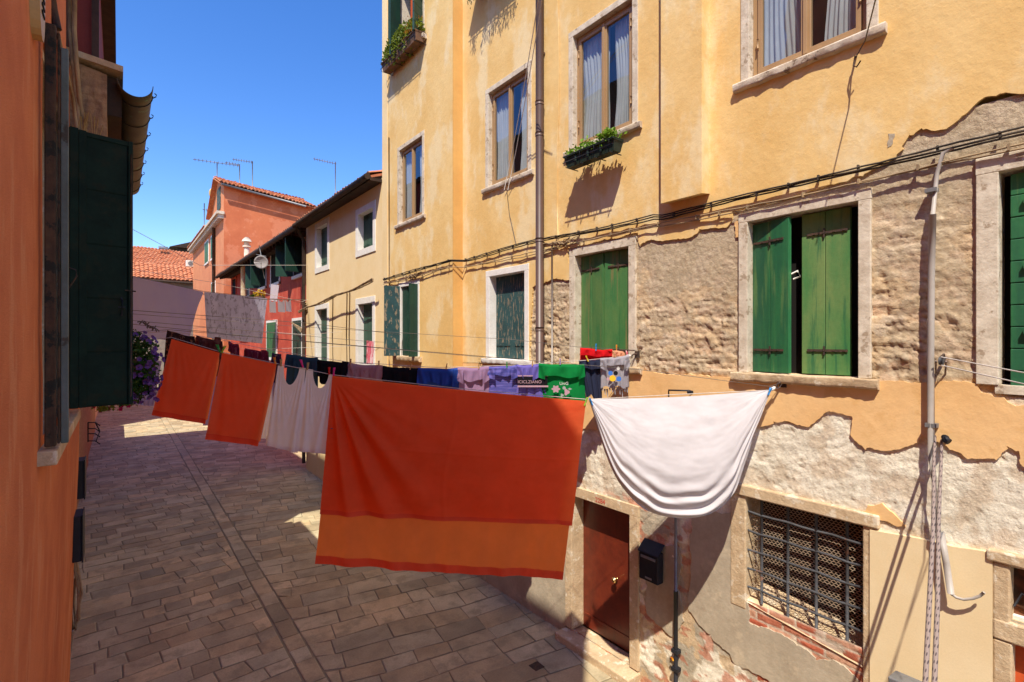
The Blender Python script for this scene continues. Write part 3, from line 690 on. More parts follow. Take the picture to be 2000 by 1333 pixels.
def trough(name, label, mm, X, y0, y1, z0, z1, dep, leafm, n, ls, sd, over=.10, flower=None, rack=True, taper=.03):
    t = thing(name, (X-dep/2, (y0+y1)/2, z0), label, 'flower box', None)
    k = MB(); xa, xb = X-dep, X-.02; e = taper
    lo = [(xa+e, y0+e, z0), (xb-e, y0+e, z0), (xb-e, y1-e, z0), (xa+e, y1-e, z0)]; hi = [(xa, y0, z1), (xb, y0, z1), (xb, y1, z1), (xa, y1, z1)]
    k.q(lo[::-1])
    for i in range(4): k.q([lo[i], lo[(i+1) % 4], hi[(i+1) % 4], hi[i]])
    k.q([(xa, y0, z1-.03), (xb, y0, z1-.03), (xb, y1, z1-.03), (xa, y1, z1-.03)])
    for i in range(1, 4): k.box(xa-.006, xa+.006, y0+(y1-y0)*i/4-.015, y0+(y1-y0)*i/4+.015, z0+.02, z1)
    k.box(xa-.01, xa, y0-.005, y1+.005, z1-.025, z1)
    bev(k.build('trough', mm, t), .004)
    if rack:
        k = MB()
        for i in range(4):
            y = y0+.06+(y1-y0-.12)*i/3; k.tube([(X, y, z1-.01), (xa-.02, y, z1-.01), (xa-.02, y, z0-.012), (X, y, z0-.012)], .006, 6)
        k.tube([(xa-.02, y0, z0+.06), (xa-.02, y1, z0+.06)], .006, 6); k.tube([(xa-.02, y0, z1-.01), (xa-.02, y1, z1-.01)], .006, 6)
        k.build('rack', m_black, t)
    k = foliage(((xa+xb)/2, (y0+y1)/2, z1+over*.35), (dep*.55, (y1-y0)*.5, over), n, ls, sd)
    k.build('foliage', leafm, t)
    if flower:
        rn = random.Random(sd+1); k = MB()
        for i in range(flower[1]):
            q = Vector(((xa+xb)/2+rn.uniform(-1, .3)*dep*.6, y0+(y1-y0)*rn.uniform(*flower[2]), z1+over*rn.uniform(0, 1.1)))
            for a in range(5):
                th = a*1.257+rn.random(); d = Vector((-.4, math.cos(th), math.sin(th)))*.022; k.q([q, q+d+Vector((0, .008, 0)), q+d*1.4, q+d-Vector((0, .008, 0))])
        k.build('blossoms', flower[0], t)
    return t
ya, _ = P(1228, 300, 4.75); yb, _ = P(1106, 340, 4.75)
trough('flower_box', 'dark green flower box with lime plants under the window right of the downpipe', m_gtrough, 4.80, 4.03, 4.88, 6.30, 6.45, .20, m_lime, 620, .055, 21, over=.11)
trough('flower_box', 'brown trough of yellow and orange flowers below the topmost dark green shutters', m_btrough, 4.70, 8.82, 10.4, 9.80, 9.98, .24, m_leafy, 2600, .075, 22, over=.30, flower=(m_orangep, 90, (0, .35)))
hb = trough('flower_box', 'flower box mostly above the frame edge, its hanging plants shading the yellow wall', m_btrough, 4.85, 6.0, 7.35, 9.92, 10.1, .24, m_leaf, 500, .07, 23, over=.15)
k = MB(); rn = random.Random(9)
for i in range(60):
    y = rn.uniform(6.0, 7.3); L_ = rn.uniform(.1, .42); x = 4.62+rn.uniform(-.04, .08)
    for j in range(int(L_/.03)):
        q = Vector((x+rn.uniform(-.02, .02), y+rn.uniform(-.03, .03), 9.98-j*.03)); d = Vector((rn.uniform(-1, 1), rn.uniform(-1, 1), -.8))*.03
        k.q([q, q+d+Vector((0, .012, 0)), q+d*1.8, q+d-Vector((0, .012, 0))])
k.build('trailing_stems', m_leaf, hb)

# ---------------------------------------------------------------- roof tiles helper
def tile_roof(e0, e1, up, cols, amp, m, name, par, rows=None, ridge=False, thick=.05):
    e0, e1, up = Vector(e0), Vector(e1), Vector(up); ax = (e1-e0); nrm = ax.cross(up).normalized()
    if nrm.z < 0: nrm = -nrm
    rows = rows or max(2, int(up.length/.36)); k = MB(); rn = random.Random(cols)
    jit = [[rn.uniform(-1, 1)*amp*.25 for _ in range(cols+1)] for _ in range(rows+1)]
    nu = cols*8
    def f(u, v, r, lo):
        ph = u*cols; c = int(min(ph, cols-1)); s_ = math.sin((ph % 1)*math.pi)
        z = amp*(abs(s_)**.8) if c % 1 == 0 else 0
        return e0+ax*u+up*v+nrm*(z+(amp*.55 if lo else 0)+jit[r][c])
    for r in range(rows):
        v0, v1 = r/rows, (r+1.12)/rows; b0 = len(k.v)
        for (vv, lo) in ((v0, True), (v0, True), (min(v1, 1), False)):
            for i in range(nu+1):
                p = f(i/nu, vv, r, lo)
                if len(k.v)-b0 < nu+1: p = p-nrm*amp*.7
                k.v.append(tuple(p))
        for s2 in range(2):
            for i in range(nu):
                a = b0+s2*(nu+1)+i; k.f.append((a, a+1, a+nu+2, a+nu+1)); k.sm.append(s2 == 1)
    # board beneath
    p = [e0, e1, e1+up, e0+up]; t = nrm*thick
    k.obox(e0-t*1.6, ax, up, t)
    return k.build(name, m, par)

# ---------------------------------------------------------------- cream house
m_midgreen = mat('grey green shutter paint', (.05, .10, .07), (.035, .08, .055), sc=4, rough=.6, st=(1, 2, .3), grain=.1)
CH = thing('cream_house', (FF, 13.8, 0), 'cream house with white framed windows and a tiled eave, next to the yellow house', 'house')
cy0, cy1 = 10.92, 16.8
co = [(11.42, 12.36, 6.28, 7.16), (14.70, 15.70, 6.22, 7.40), (11.45, 12.36, 3.5, 4.95), (14.72, 15.72, 3.35, 4.98), (12.9, 13.9, .12, 1.9)]
skin('wall', [(cy0, -.02), (cy1, -.02), (cy1, 7.72), (cy0, 7.72)], [rect(q, .02) for q in co], m_cream, CH, FF, .3)
for i, q in enumerate(co):
    if i < 4:
        w_ = stone_frame(CH, FF, q, .15, .018, m_whitest, deep=.26, sill=False)
        k = MB(); k.box(FF-.02, FF+.25, q[0]-.153, q[1]+.153, q[2]-.15, q[2]); k.build('sill', m_whitest, w_)
        for (Y, sg) in ((q[0], 1), (q[1], -1)): leaf(CH, FF+.17, Y, q[2], q[3], (q[1]-q[0])/2-.005, 0, sg, m_midgreen, nb=2, straps=(.12, .88), strapm=m_dkgreen)
    else:
        bx('door', mat('brown roller door', (.12, .08, .05), rough=.6, wave=None), CH, FF+.1, FF+.13, q[0], q[1], q[2], q[3])
bx('interior_wall', m_room, CH, FF+.31, 9.5, cy0, cy1, -.02, 7.7)
bx('plinth', m_render, CH, FF-.03, FF-.002, cy0+.02, 12.85, 0, 1.25)
k = MB()
for j in range(9): k.box(FF-.045, FF-.031, 11.0, 12.5, .15+j*.11, .22+j*.11)
k.build('vent_slats', m_oldstone, CH)
tile_roof((4.42, cy0, 7.76), (4.42, cy1+.05, 7.76), (4.2, 0, 1.5), 30, .05, m_tile, 'roof', CH)
pipe('gutter', [(4.36, cy0, 7.70), (4.36, cy1+.1, 7.66)], .07, m_darkwood, CH)
pipe('downpipe', [(4.38, 16.75, 7.62), (4.55, 16.78, 7.35), (4.63, 16.82, 7.2), (4.63, 16.82, .2)], .055, m_darkwood, CH)
bx('soffit', m_darkwood, CH, 4.42, FF, cy0, cy1, 7.62, 7.69)
k = cable(4.69, lambda y: 5.42-.045*abs(math.sin((y-10.8)*1.25))-.07*(y-10.9), 31, 3, .016, m_cablel, y0=10.9, y1=16.9)
for i in range(4):
    k.tube([(4.66, 16.6+.03*i, 5.05+.07*i), (4.7, 16.9+.1*i, 4.85), (4.9, 17.6, 4.6-.1*i), (5.1, 18.8, 4.35+.05*i), (5.2, 20.5, 4.75)], .02, 6)
for (y, zb) in ((12.9, 3.3), (14.2, 3.4), (13.1, 3.3)): k.tube([(4.68, y, 5.3), (4.68, y+.05, 4.2), (4.68, y, zb)], .012, 5)
tag(k.build('electric_cable', m_cablel), 'knotted bundle of pale cables sagging across the cream house', 'cable')

# ---------------------------------------------------------------- red house with deep eave
RX = 5.4; RH = thing('red_house', (RX, 25, 0), 'low red house under a deep dark timber eave, beyond the cream house', 'house')
bx('wall', m_red, RH, RX, 9.5, 16.85, 35, -.02, 7.95)
bx('side_wall', m_darkred, RH, 4.95, RX-.002, 16.83, 17.0, 0, 7.6)
tile_roof((4.70, 16.85, 7.93), (4.70, 35.2, 8.0), (4.6, 0, 1.5), 80, .05, m_tile, 'roof', RH)
k = MB(); y = 17.2
while y < 35: k.obox((4.78, y, 7.72), (1.0, 0, .3), (0, .09, 0), (0, 0, .10)); y += .55
k.build('rafter', m_darkwood, RH)
bx('soffit', m_darkwood, RH, 4.72, 5.6, 16.9, 35.1, 7.84, 7.90)
pipe('gutter', [(4.66, 16.86, 7.84), (4.66, 35.2, 7.88)], .09, m_darkwood, RH)
k = MB(); k.tube([(4.95, 17.3, 7.75), (5.0, 17.35, 7.4), (5.35, 17.5, 7.1)], .07, 8); k.build('eave_bracket', m_oldstone, RH)
def flat_win(par, X, box4, m, fm=m_whitest, leafs=True, fw=.10, panem=m_dark, open_=False):
    (a, t), (b, u) = P(box4[0], box4[1], X), P(box4[2], box4[3], X)
    y0, y1 = min(a, b), max(a, b); zm = (y0+y1)/2
    zt = t; zb_ = u
    k = MB(); k.box(X-.05, X, y0-fw, y0, zb_-fw, zt); k.box(X-.05, X, y1, y1+fw, zb_-fw, zt); k.box(X-.052, X, y0-fw, y1+fw, zt, zt+fw); k.box(X-.09, X, y0-fw, y1+fw, zb_-fw-.02, zb_)
    w_ = k.build('window', fm, par)
    bx('pane', panem, w_, X-.02, X-.012, y0, y1, zb_, zt)
    if leafs and not open_:
        for (Y, sg) in ((y0, 1), (y1, -1)): leaf(par, X-.02, Y, zb_, zt, (y1-y0)/2-.01, 0, sg, m, nb=2, straps=None)
    if open_:
        leaf(par, X-.03, y0, zb_, zt, (y1-y0)/2, R(open_), 1, m, nb=2, straps=None); leaf(par, X-.03, y1, zb_, zt, (y1-y0)/2, R(open_+25), -1, m, nb=2, straps=None)
    return w_
flat_win(RH, RX, (575, 478, 595, 534), m_dkgreen, open_=100)
wd_ = flat_win(RH, RX, (531, 492, 547, 551), m_dkgreen, leafs=False)
flat_win(RH, RX, (508, 512, 520, 560), m_dkgreen, open_=95)
flat_win(RH, RX, (474, 522, 488, 578), m_dkgreen, leafs=True)
flat_win(RH, RX, (455, 548, 462, 580), m_darkwood, leafs=False, fm=m_red)
flat_win(RH, RX, (523, 632, 541, 700), m_green)
flat_win(RH, RX, (574, 628, 591, 700), m_dkgreen)
flat_win(RH, RX, (470, 600, 484, 660), m_green)
k = MB(); p = P(480, 580, 5.1); k.tube([(5.0, p[0], 5.2), (5.0, p[0], 7.85)], .13, 12); k.build('column', m_oldstone, RH)
# satellite dish
ds = thing('satellite_dish', tuple(D(510, 516, 16)), 'grey satellite dish below the eave of the red house', 'dish')
c = D(510, 513, 16); k = MB(); ax = (Vector((0, 0, EYE))-c).normalized(); sx = ax.cross(Vector((0, 0, 1))).normalized(); sz = sx.cross(ax)
k.grid(lambda u, v: c+(sx*math.cos(u*6.2832)+sz*math.sin(u*6.2832))*(.20*v)+ax*(.05*v*v), 24, 5); k.build('reflector', mat('dish grey', (.36, .33, .32), rough=.5), ds, solid=.008)
k = MB(); k.tube([c-ax*.02, D(517, 545, 16.4)], .012, 6); k.tube([c+sz*-.16+ax*.04, c+ax*.24], .008, 6); k.tube([D(500, 498, 16.1), D(520, 502, 16.1)], .015, 6); k.tube([D(506, 480, 16.2), D(510, 500, 16.1)], .012, 6); k.build('arm', m_greymet, ds)
# flowers and white cloth on the red house
t = thing('flower_box', D(503, 583, 21), 'yellow flowers in a box at the red house balcony, under the satellite dish', 'flower box')
c = D(503, 577, 21); foliage(c, (.28, .28, .22), 260, .09, 41).build('foliage', mat('yellow blossoms', (.7, .42, .02), (.5, .35, .03), sc=5, trans=.2), t)
foliage(c+Vector((0, 0, -.1)), (.26, .26, .15), 160, .09, 42).build('leaves', m_leaf, t)
c = D(503, 584, 21); k = MB(); k.box(c.x-.12, c.x+.12, c.y-.35, c.y+.35, c.z-.12, c.z+.08); k.build('trough', m_btrough, t)

# ---------------------------------------------------------------- terracotta house behind
TX = 5.3; TH_ = thing('terracotta_house', (8.5, 40, 0), 'tall terracotta red house with a gabled tiled roof, rising behind the red house', 'house')
TE = P(437, 362, TX)[1]  # eave height
TE = 14.0
k = MB(); k.box(TX, 14, 37.0, 54, -.02, 12.1); k.build('wall', m_terra_l, TH_)
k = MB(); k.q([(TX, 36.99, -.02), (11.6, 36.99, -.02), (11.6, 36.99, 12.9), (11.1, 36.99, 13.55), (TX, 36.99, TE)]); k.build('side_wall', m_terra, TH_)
k = MB(); k.box(TX+.02, 11.1, 37.0, 42.5, 12.1, 13.4); k.build('attic', m_terra_l, TH_)
k = MB()   # gable towards the lane
k.q([(TX, 36.99, 12.1), (TX, 36.99, TE), (TX, 39.3, 15.0), (TX, 42.6, 13.2), (TX, 42.6, 12.1)][::-1]); k.q([(TX+.3, 36.99, 12.1), (TX+.3, 36.99, TE), (TX+.3, 39.3, 15.0), (TX+.3, 42.6, 13.2), (TX+.3, 42.6, 12.1)]); k.build('gable', m_terra_l, TH_)
tile_roof((TX-.3, 36.6, 14.02), (10.9, 36.6, 13.35), (0, 2.7, .98), 26, .09, m_tile, 'roof', TH_)
tile_roof((10.9, 42.9, 12.5), (TX-.3, 42.9, 12.9), (0, -3.5, 2.05), 26, .09, m_tile, 'roof', TH_)
pipe('gutter', [(TX-.2, 36.55, 13.9), (10.2, 36.55, 13.3)], .07, m_greymet, TH_)
k = MB(); y = 37.0
while y < 54: k.box(TX-.32, TX, y, y+.22, 11.85, 12.1); y += .55
k.box(TX-.42, TX+.02, 36.9, 54, 12.1, 12.28); k.build('cornice', m_stone, TH_)
tile_roof((TX-.45, 42.7, 12.3), (TX-.45, 54, 12.3), (4, 0, 1.3), 45, .07, m_tile, 'roof', TH_)
flat_win(TH_, TX, (401, 478, 408, 512), m_green); flat_win(TH_, TX, (413, 466, 420, 502), m_green)
flat_win(TH_, TX, (414, 556, 421, 600), m_green)
k = MB(); q = P(431, 400, TX); k.box(TX-.04, TX, 38.2, 39.6, 12.75, 14.2); k.build('window', m_bluegr, TH_)
pipe('downpipe', [(TX-.12, P(421, 500, TX)[0], 11.9), (TX-.12, P(421, 500, TX)[0], 0)], .10, m_oldwood, TH_)
k = MB(); k.box(7.0, 8.6, 36.8, 36.98, 8.2, 8.5); k.build('ledge', m_stone, TH_)
# chimney pot
cpn = thing('chimney', (6.3, 30, 8.2), 'small white chimney with a capped top above the red house roof', 'chimney')
c = D(482, 480, 27); k = MB(); k.tube([c+Vector((0, 0, -.6)), c+Vector((0, 0, .15))], .13, 12); k.build('shaft', m_stone, cpn)
k = MB(); k.tube([c+Vector((0, 0, .18)), c+Vector((0, 0, .28)), c+Vector((0, 0, .42))], [.24, .21, .08], 12); k.tube([c+Vector((0, 0, -.1)), c+Vector((0, 0, 0))], [.2, .2], 12); k.build('cap', m_stone, cpn)

# antennas
def antenna(label, px, ytop, ybot, z, arms):
    t = thing('antenna', tuple(D(px, ybot, z)), label, 'antenna', 'television antennas on the roofs')
    r = z*.0011
    k = MB(); k.tube([D(px, ybot+6, z), D(px, ytop, z)], r*.8, 6); k.build('mast', m_greymet, t)
    k = MB()
    for (x0, y0, x1, y1, n, h) in arms:
        k.tube([D(x0, y0, z), D(x1, y1, z)], r*.6, 5)
        for i in range(n):
            s_ = (i+.5)/n; k.tube([D(x0+(x1-x0)*s_, y0+(y1-y0)*s_-h, z-.3), D(x0+(x1-x0)*s_, y0+(y1-y0)*s_+h, z+.3)], r*.35, 4)
    k.build('boom', m_greymet, t)
antenna('leftmost television antenna above the terracotta gable, with a long boom to the left', 424, 318, 350, 36, [(377, 312, 468, 325, 12, 3)])
antenna('television antenna on a mast standing just right of the terracotta gable peak', 468, 322, 362, 37, [(440, 318, 468, 323, 5, 3)])
antenna('television antenna with a short boom, third from the left above the terracotta roof', 493, 316, 368, 38, [(454, 312, 494, 318, 8, 3)])
antenna('tall television antenna rising above the roof of the cream house', 655, 317, 392, 20, [(612, 311, 657, 321, 9, 3)])
antenna('thin vertical antenna beside the cornice, left of the terracotta house', 399, 398, 450, 50, [(396, 410, 412, 412, 3, 3)])
antenna('thin low antenna in front of the terracotta cornice, beside another', 411, 410, 455, 46, [(406, 416, 424, 418, 3, 2)])
k = MB(); c = D(415, 378, 42); k.grid(lambda u, v: c+Vector((.25*v*math.cos(u*6.283), .1, .42*v*math.sin(u*6.283))), 20, 3); tag(k.build('satellite_dish', m_paint_y, solid=.02), 'pale dish on the left slope of the terracotta gable roof', 'dish')

# ---------------------------------------------------------------- roofs closing the lane
BH = thing('tiled_house', (2, 60, 0), 'low tiled house closing the end of the lane, below a second roof', 'house')
bx('wall', mat('grey wall', (.30, .25, .2), (.22, .18, .15), sc=2), BH, -8, 7.6, 58.5, 66, -.02, 9.7)
tile_roof((-8, 58, 9.95), (7.8, 58, 9.75), (0, 3.2, 1.75), 46, .12, m_tile, 'roof', BH, rows=8)
pipe('gutter', [(-8, 57.9, 9.8), (7.8, 57.9, 9.6)], .09, m_darkwood, BH)
BH2 = thing('tiled_house', (2, 70, 0), 'rear house with the higher red tiled roof at the far end of the lane', 'house')
bx('wall', m_brick, BH2, -10, 10, 65.5, 74, -.02, 11.6)
tile_roof((-10, 64.5, 11.9), (9.5, 64.5, 11.3), (1.5, 6.5, 3.0), 60, .12, m_tile, 'roof', BH2, rows=14)
k = MB(); c = D(310, 487, 57); k.obox(c, (.9, 0, 0), (0, .6, .3), (0, -.05, .1)); k.build('skylight', m_greymet, BH2)
ac = thing('air_conditioner', tuple(D(372, 524, 46)), 'white air conditioner unit on the wall at the end of the lane', 'air conditioner')
c = D(372, 516, 46); k = MB(); k.box(c.x-.35, c.x+.35, c.y-.15, c.y+.15, c.z-.28, c.z+.28); bev(k.build('case', m_whitest, ac), .03)
k = MB(); k.tube([c+Vector((0, -.17, 0)), c+Vector((0, -.152, 0))], .2, 16); k.build('fan_grille', m_greymet, ac)
k = MB(); p0 = D(376, 486, 80); k.obox(p0+Vector((-2, 0, -4)), (9, 0, 0), (0, 5, 0), (0, 0, 4.0)); k.obox(p0+Vector((-3, -.5, -.1)), (11, 0, 0), (0, 6, 0), (3, 0, 1.1)); tag(k.build('far_roof', m_darkwood), 'dark slate roof just showing between the tiled roof and the terracotta house', 'house')

# ---------------------------------------------------------------- left side of the lane
OH = thing('orange_house', (-.32, 2, 0), 'near orange plastered house on the left with a dark green shutter open at its window', 'house')
k = MB()
def lw(u, v):
    y = -5+11.9*u; z = -.02+6.30*v; x = -.32 if z > 3.3 else -.32-.10*((3.3-z)/3.3)**1.2
    return (x+.004*fr((y, z, 3), 2, 3), y, z)
k.grid(lw, 110, 60, skip=lambda u, v: 3.62 < -5+11.9*u < 5.02 and 3.5 < -.02+6.3*v < 5.6)
k.build('wall', m_orange, OH)
bx('wall', m_orange, OH, -6, -.322, -.10, 4.62, 6.28, 11.1)
bx('wall', m_orange, OH, -6, -.324, -5, -.10, 6.28, 9.0)
bx('wall', m_orange, OH, -6, -.324, 4.62, 5.25, 6.28, 7.0)
bx('end_wall', m_orange, OH, -6, -.44, 6.9, 6.905, 0, 6.3)
k = MB(); k.q([(-.42, 6.9, 0), (-.32, 6.9, 3.3), (-.32, 6.9, 6.28), (-6, 6.9, 6.28), (-6, 6.9, 0)]); k.build('end_wall', m_orange, OH)
bx('roof', m_tile, OH, -6, -.33, -5, 6.9, 6.29, 6.33)
bx('roof', m_tile, OH, -6, -.30, -.12, 4.66, 11.1, 11.15)
bx('roof', m_tile, OH, -6, -.30, 4.66, 5.3, 7.0, 7.04)
bx('room_gap', m_dark, OH, -.62, -.60, 3.4, 5.3, 3.4, 5.8)
k = MB(); k.box(-.6, -.33, 5.025, 5.08, 3.5, 5.65); k.box(-.6, -.33, 3.55, 3.61, 3.5, 5.65); k.box(-.6, -.33, 3.6, 5.03, 5.6, 5.66); k.build('window', m_oldstone, OH)
k = MB(); k.box(-.6, -.245, 3.44, 5.42, 3.425, 3.50); bev(k.build('sill', m_oldstone, OH), .008)
# shutter frame posts on the near side
k = MB(); k.obox((-.30, 3.50, 3.51), (.045, .0, 0), (0, .05, 0), (0, 0, 2.16)); k.obox((-.252, 3.515, 3.52), (.012, 0, 0), (0, .04, 0), (0, 0, 2.12)); bev(k.build('shutter_post', m_oldwood, OH), .006)
k = MB(); k.obox((-.238, 3.52, 3.52), (.030, .0, 0), (0, .04, 0), (0, 0, 2.05)); bev(k.build('shutter', m_grayblue, OH), .004)
# the open shutter
sh0 = Vector((-.30, 5.03, 3.55)); sd_ = Vector((.378, .08, 0)); nn = Vector((.2, -1, 0)).normalized()
k = MB(); k.obox(sh0, sd_, nn*.03, Vector((0, 0, 2.08)))
k.obox(sh0+sd_*.0-nn*.0, sd_.normalized()*.05, nn*.075, Vector((0, 0, 2.08))); k.obox(sh0+sd_-sd_.normalized()*.028, sd_.normalized()*.03, nn*.05, Vector((0, 0, 2.08)))
k.obox(sh0+sd_.normalized()*.055, sd_.normalized()*.045, nn*.05, Vector((0, 0, 2.08)))
k.obox(sh0+sd_.normalized()*.10+Vector((0, 0, 2.04)), sd_*.68, nn*.045, Vector((0, 0, .035)))
for j in range(5): k.obox(sh0+sd_.normalized()*.10+nn*.03+Vector((0, 0, .01+j*.41)), sd_*.66, nn*.006, Vector((0, 0, .40)))
shut = k.build('shutter', m_blackgr, OH); bev(shut, .003); shut['label'] = 'tall black green shutter standing open'
k = MB(); b = sh0+sd_.normalized()*.315+nn*.036
k.tube([b+Vector((0, 0, .70)), b+nn*.03+Vector((0, 0, .72)), b+nn*.03+Vector((0, 0, .82)), b+Vector((0, 0, .84))], .007, 6); k.obox(b+Vector((-.02, 0, .76)), (.045, 0, 0), nn*.01, (0, 0, .012)); k.build('handle', m_black, shut)
k = MB(); e = sh0+sd_+nn*.05; k.tube([e+Vector((-.01, 0, 1.98)), e+Vector((-.012, 0, .06))], .007, 6); k.tube([e+Vector((-.05, 0, .90)), e+Vector((.02, 0, .895))], .006, 6); k.build('bolt_rod', m_rust, shut)
k = MB(); b = D(122, 530, 2.8); k.tube([D(118, 528, 2.75), D(132, 523, 2.75), D(148, 528, 2.75), D(150, 540, 2.75), D(140, 555, 2.75), D(130, 570, 2.75), D(120, 572, 2.75)], .004, 6); k.build('window_stay', m_rust, OH)
# slotted wall vent
vt = thing('wall_vent', (-.3, 3.3, 5.5), 'cream oblong slotted vent on the near orange wall at the top left', 'vent')
vc = Vector((-.315, 3.27, 5.83)); k = MB(); n = 28
ring = [(vc.y+.115*math.copysign(abs(math.cos(a))**.8, math.cos(a)), vc.z+.36*math.copysign(abs(math.sin(a))**.7, math.sin(a))) for a in [2*math.pi*i/n for i in range(n)]]
k.q([(vc.x+.03, y, z) for y, z in ring])
for i in range(n):
    a, b = ring[i], ring[(i+1) % n]; k.q([(vc.x+.03, a[0], a[1]), (vc.x+.03, b[0], b[1]), (vc.x-.02, b[0], b[1]), (vc.x-.02, a[0], a[1])])
k.build('plate', m_paint_y, vt)
k = MB()
for j in range(15): z = vc.z-.25+j*.036; k.obox((vc.x+.031, vc.y-.05, z), (.004, 0, 0), (0, .10, .01), (0, 0, .014))
k.build('slot', m_dark, vt)
# pipes on the left wall
def lpipe(label, pts, r, m=m_cablel, name='wall_pipe'):
    k = MB(); k.tube(pts, r, 8); tag(k.build(name, m), label, 'pipe')
lpipe('thick grey brown pipe at the top left above the window post', [D(98, -20, 3.1), D(104, 20, 3.1), D(112, 58, 3.1)], .022, m_oldwood)
lpipe('left of the two brown pipes that drop beside the shutter top', [D(135, -20, 4.1), D(137, 60, 4.1), D(143, 130, 4.15), D(150, 200, 4.2), D(156, 262, 4.25)], .015)
lpipe('right of the two brown pipes that drop beside the shutter top', [D(146, -20, 4.1), D(145, 60, 4.1), D(150, 130, 4.15), D(156, 200, 4.2), D(163, 240, 4.3)], .016)
lpipe('thin bent cable crossing from the window post to the pipes', [D(112, 60, 3.2), D(120, 100, 3.4), D(130, 140, 3.7), D(142, 190, 4.0), D(150, 250, 4.1)], .011, m_cablel, 'wall_cable')

# low brick house with the copper gutter
LH = thing('brick_house', (-.5, 8, 0), 'low brick house on the left whose copper gutter shows beyond the dark shutter', 'house')
bx('wall', m_orange, LH, -6, -.55, 6.91, 9.28, -.02, 6.2)
k = MB()
def ck(u, v): return (-.36+.28*u, 5.56+.02*fr((u*3, v*5, 2), 2, 3), 5.3+1.07*v-.05*u)
k.grid(ck, 16, 30); k.box(-.36, -.08, 5.60, 5.9, 5.3, 6.32); k.build('cheek_wall', m_brick, LH)
k = MB(); k.obox((-.42, 5.50, 6.40), (.45, 0, -.05), (0, 3.78, 0), (0, 0, .05)); k.build('eave_slab', m_oldstone, LH)
k = MB(); k.box(-.32, .02, 5.62, 9.26, 6.0, 6.33); k.build('soffit', m_darkwood, LH)
tile_roof((-.02, 5.75, 6.42), (-.02, 9.27, 6.42), (-4, 0, .9), 18, .05, m_tile, 'roof', LH)
k = MB(); gc = Vector((.115, 0, 6.29)); gr_ = .125
k.grid(lambda u, v: (gc.x+gr_*math.cos(math.pi*(1+u)), 5.50+3.76*v, gc.z+gr_*math.sin(math.pi*(1+u))), 16, 20)
gt = k.build('gutter', m_copper, LH, solid=.006)
for i in range(7):
    k = MB(); y = 5.72+.55*i; k.tube([(gc.x+(gr_+.006)*math.cos(math.pi*(1+u/12)), y, gc.z+(gr_+.006)*math.sin(math.pi*(1+u/12))) for u in range(13)], .006, 5)
    k.tube([(gc.x+gr_+.005, y, gc.z-.02), (gc.x+gr_+.03, y, gc.z), (gc.x+gr_+.035, y, gc.z+.02), (gc.x+gr_+.02, y, gc.z+.03)], .005, 5)
    k.build('gutter_bracket', m_black, gt)
# dry weeds on the cheek
k = MB(); rn = random.Random(2)
for i in range(26):
    b = Vector((rn.uniform(-.30, -.15), 5.54, 5.66)); k.tube([b, b+Vector((rn.uniform(-.05, .05), -.02, rn.uniform(.1, .3)))], .003, 4)
tag(k.build('dry_weed', m_paint_y), 'dry straw coloured weed sprouting above the open shutter', 'plant')

# tall red house beyond, on the left
TR = thing('red_tall_house', (-.5, 16, 0), 'tall dark red house on the left beyond the copper gutter, seen at the top edge', 'house')
bx('wall', m_brick, TR, -7, -.80, 9.30, 22.0, -.02, 6.3)
bx('upper_wall', m_darkred, TR, -7, -.27, 9.30, 22.0, 6.3, 10.5)
bx('added_shade_eave', m_darkwood, TR, -7, -.05, 7.9, 22.2, 10.5, 10.65)  # overhang out of view, added this deep to shade the end wall below
bx('corner_pipe', m_darkwood, TR, -.30, -.22, 9.2, 9.30, 6.5, 10.49)
k = MB(); k.box(-.75, -.55, 9.24, 9.298, 7.5, 9.2); k.build('shutter', m_darkwood, TR)
k = MB(); k.box(-.50, -.42, 9.18, 9.299, 9.2, 9.35); k.build('bracket', m_terra_l, TR)
# low garden wall then another house further on the left
GW = MB(); GW.box(-1.05, -.85, 22.02, 29.9, -.02, 2.2); tag(GW.build('garden_wall', m_brick), 'low brick garden wall between the houses on the left, hidden behind the shutter', 'wall')
FL = thing('far_left_house', (-1, 40, 0), 'pale house far along the left side of the lane, behind the flowers', 'house')
bx('wall', m_cream, FL, -8, -.95, 30, 50, -.02, 8.2)
tile_roof((-.4, 30, 8.2), (-.4, 50, 8.2), (-4, 0, 1.4), 60, .06, m_tile, 'roof', FL)

# boxes and hoses low on the left
def lbox(name, label, cat, c, dx, dy, dz, m, lidm=None):
    t = thing(name, (c.x, c.y, c.z-dz/2), label, cat)
    k = MB(); k.box(c.x-dx/2, c.x+dx/2, c.y-dy/2, c.y+dy/2, c.z-dz/2, c.z+dz/2); bev(k.build('case', m, t), .008)
    k = MB(); k.box(c.x+dx/2, c.x+dx/2+.012, c.y-dy/2-.01, c.y+dy/2+.01, c.z-dz/2-.01, c.z+dz/2+.01); bev(k.build('cover', lidm or m_black, t), .004)
    return t
lbox('meter_box', 'black meter box low on the orange wall, nearer of the two', 'meter box', D(152, 1046, 5.05), .07, .30, .44, m_black)
lbox('meter_box', 'narrow black meter box on the orange wall, farther and higher of the two', 'meter box', D(157, 934, 5.75), .07, .26, .42, m_black)
k = MB(); k.tube([(-.45, 7.05, 3.9), (-.45, 7.05, .1)], .045, 12); k.tube([(-.45, 7.05, 3.0), (-.45, 7.05, 3.05)], .052, 12); tag(k.build('drain_pipe', m_oldwood), 'brown drainpipe at the corner of the orange house below the open shutter', 'pipe')
k = MB()
for j, (a, r_) in enumerate((((140, 1085), .013), ((146, 1080), .010))):
    k.tube([D(a[0], a[1], 5.2), D(a[0]+8, 1120, 5.2), D(a[0]+14, 1160, 5.25), D(a[0]+14-j*12, 1210, 5.3), D(a[0]+2, 1232, 5.35), D(a[0]-2, 1180, 5.3), D(a[0]+1, 1130, 5.25)], r_, 8)
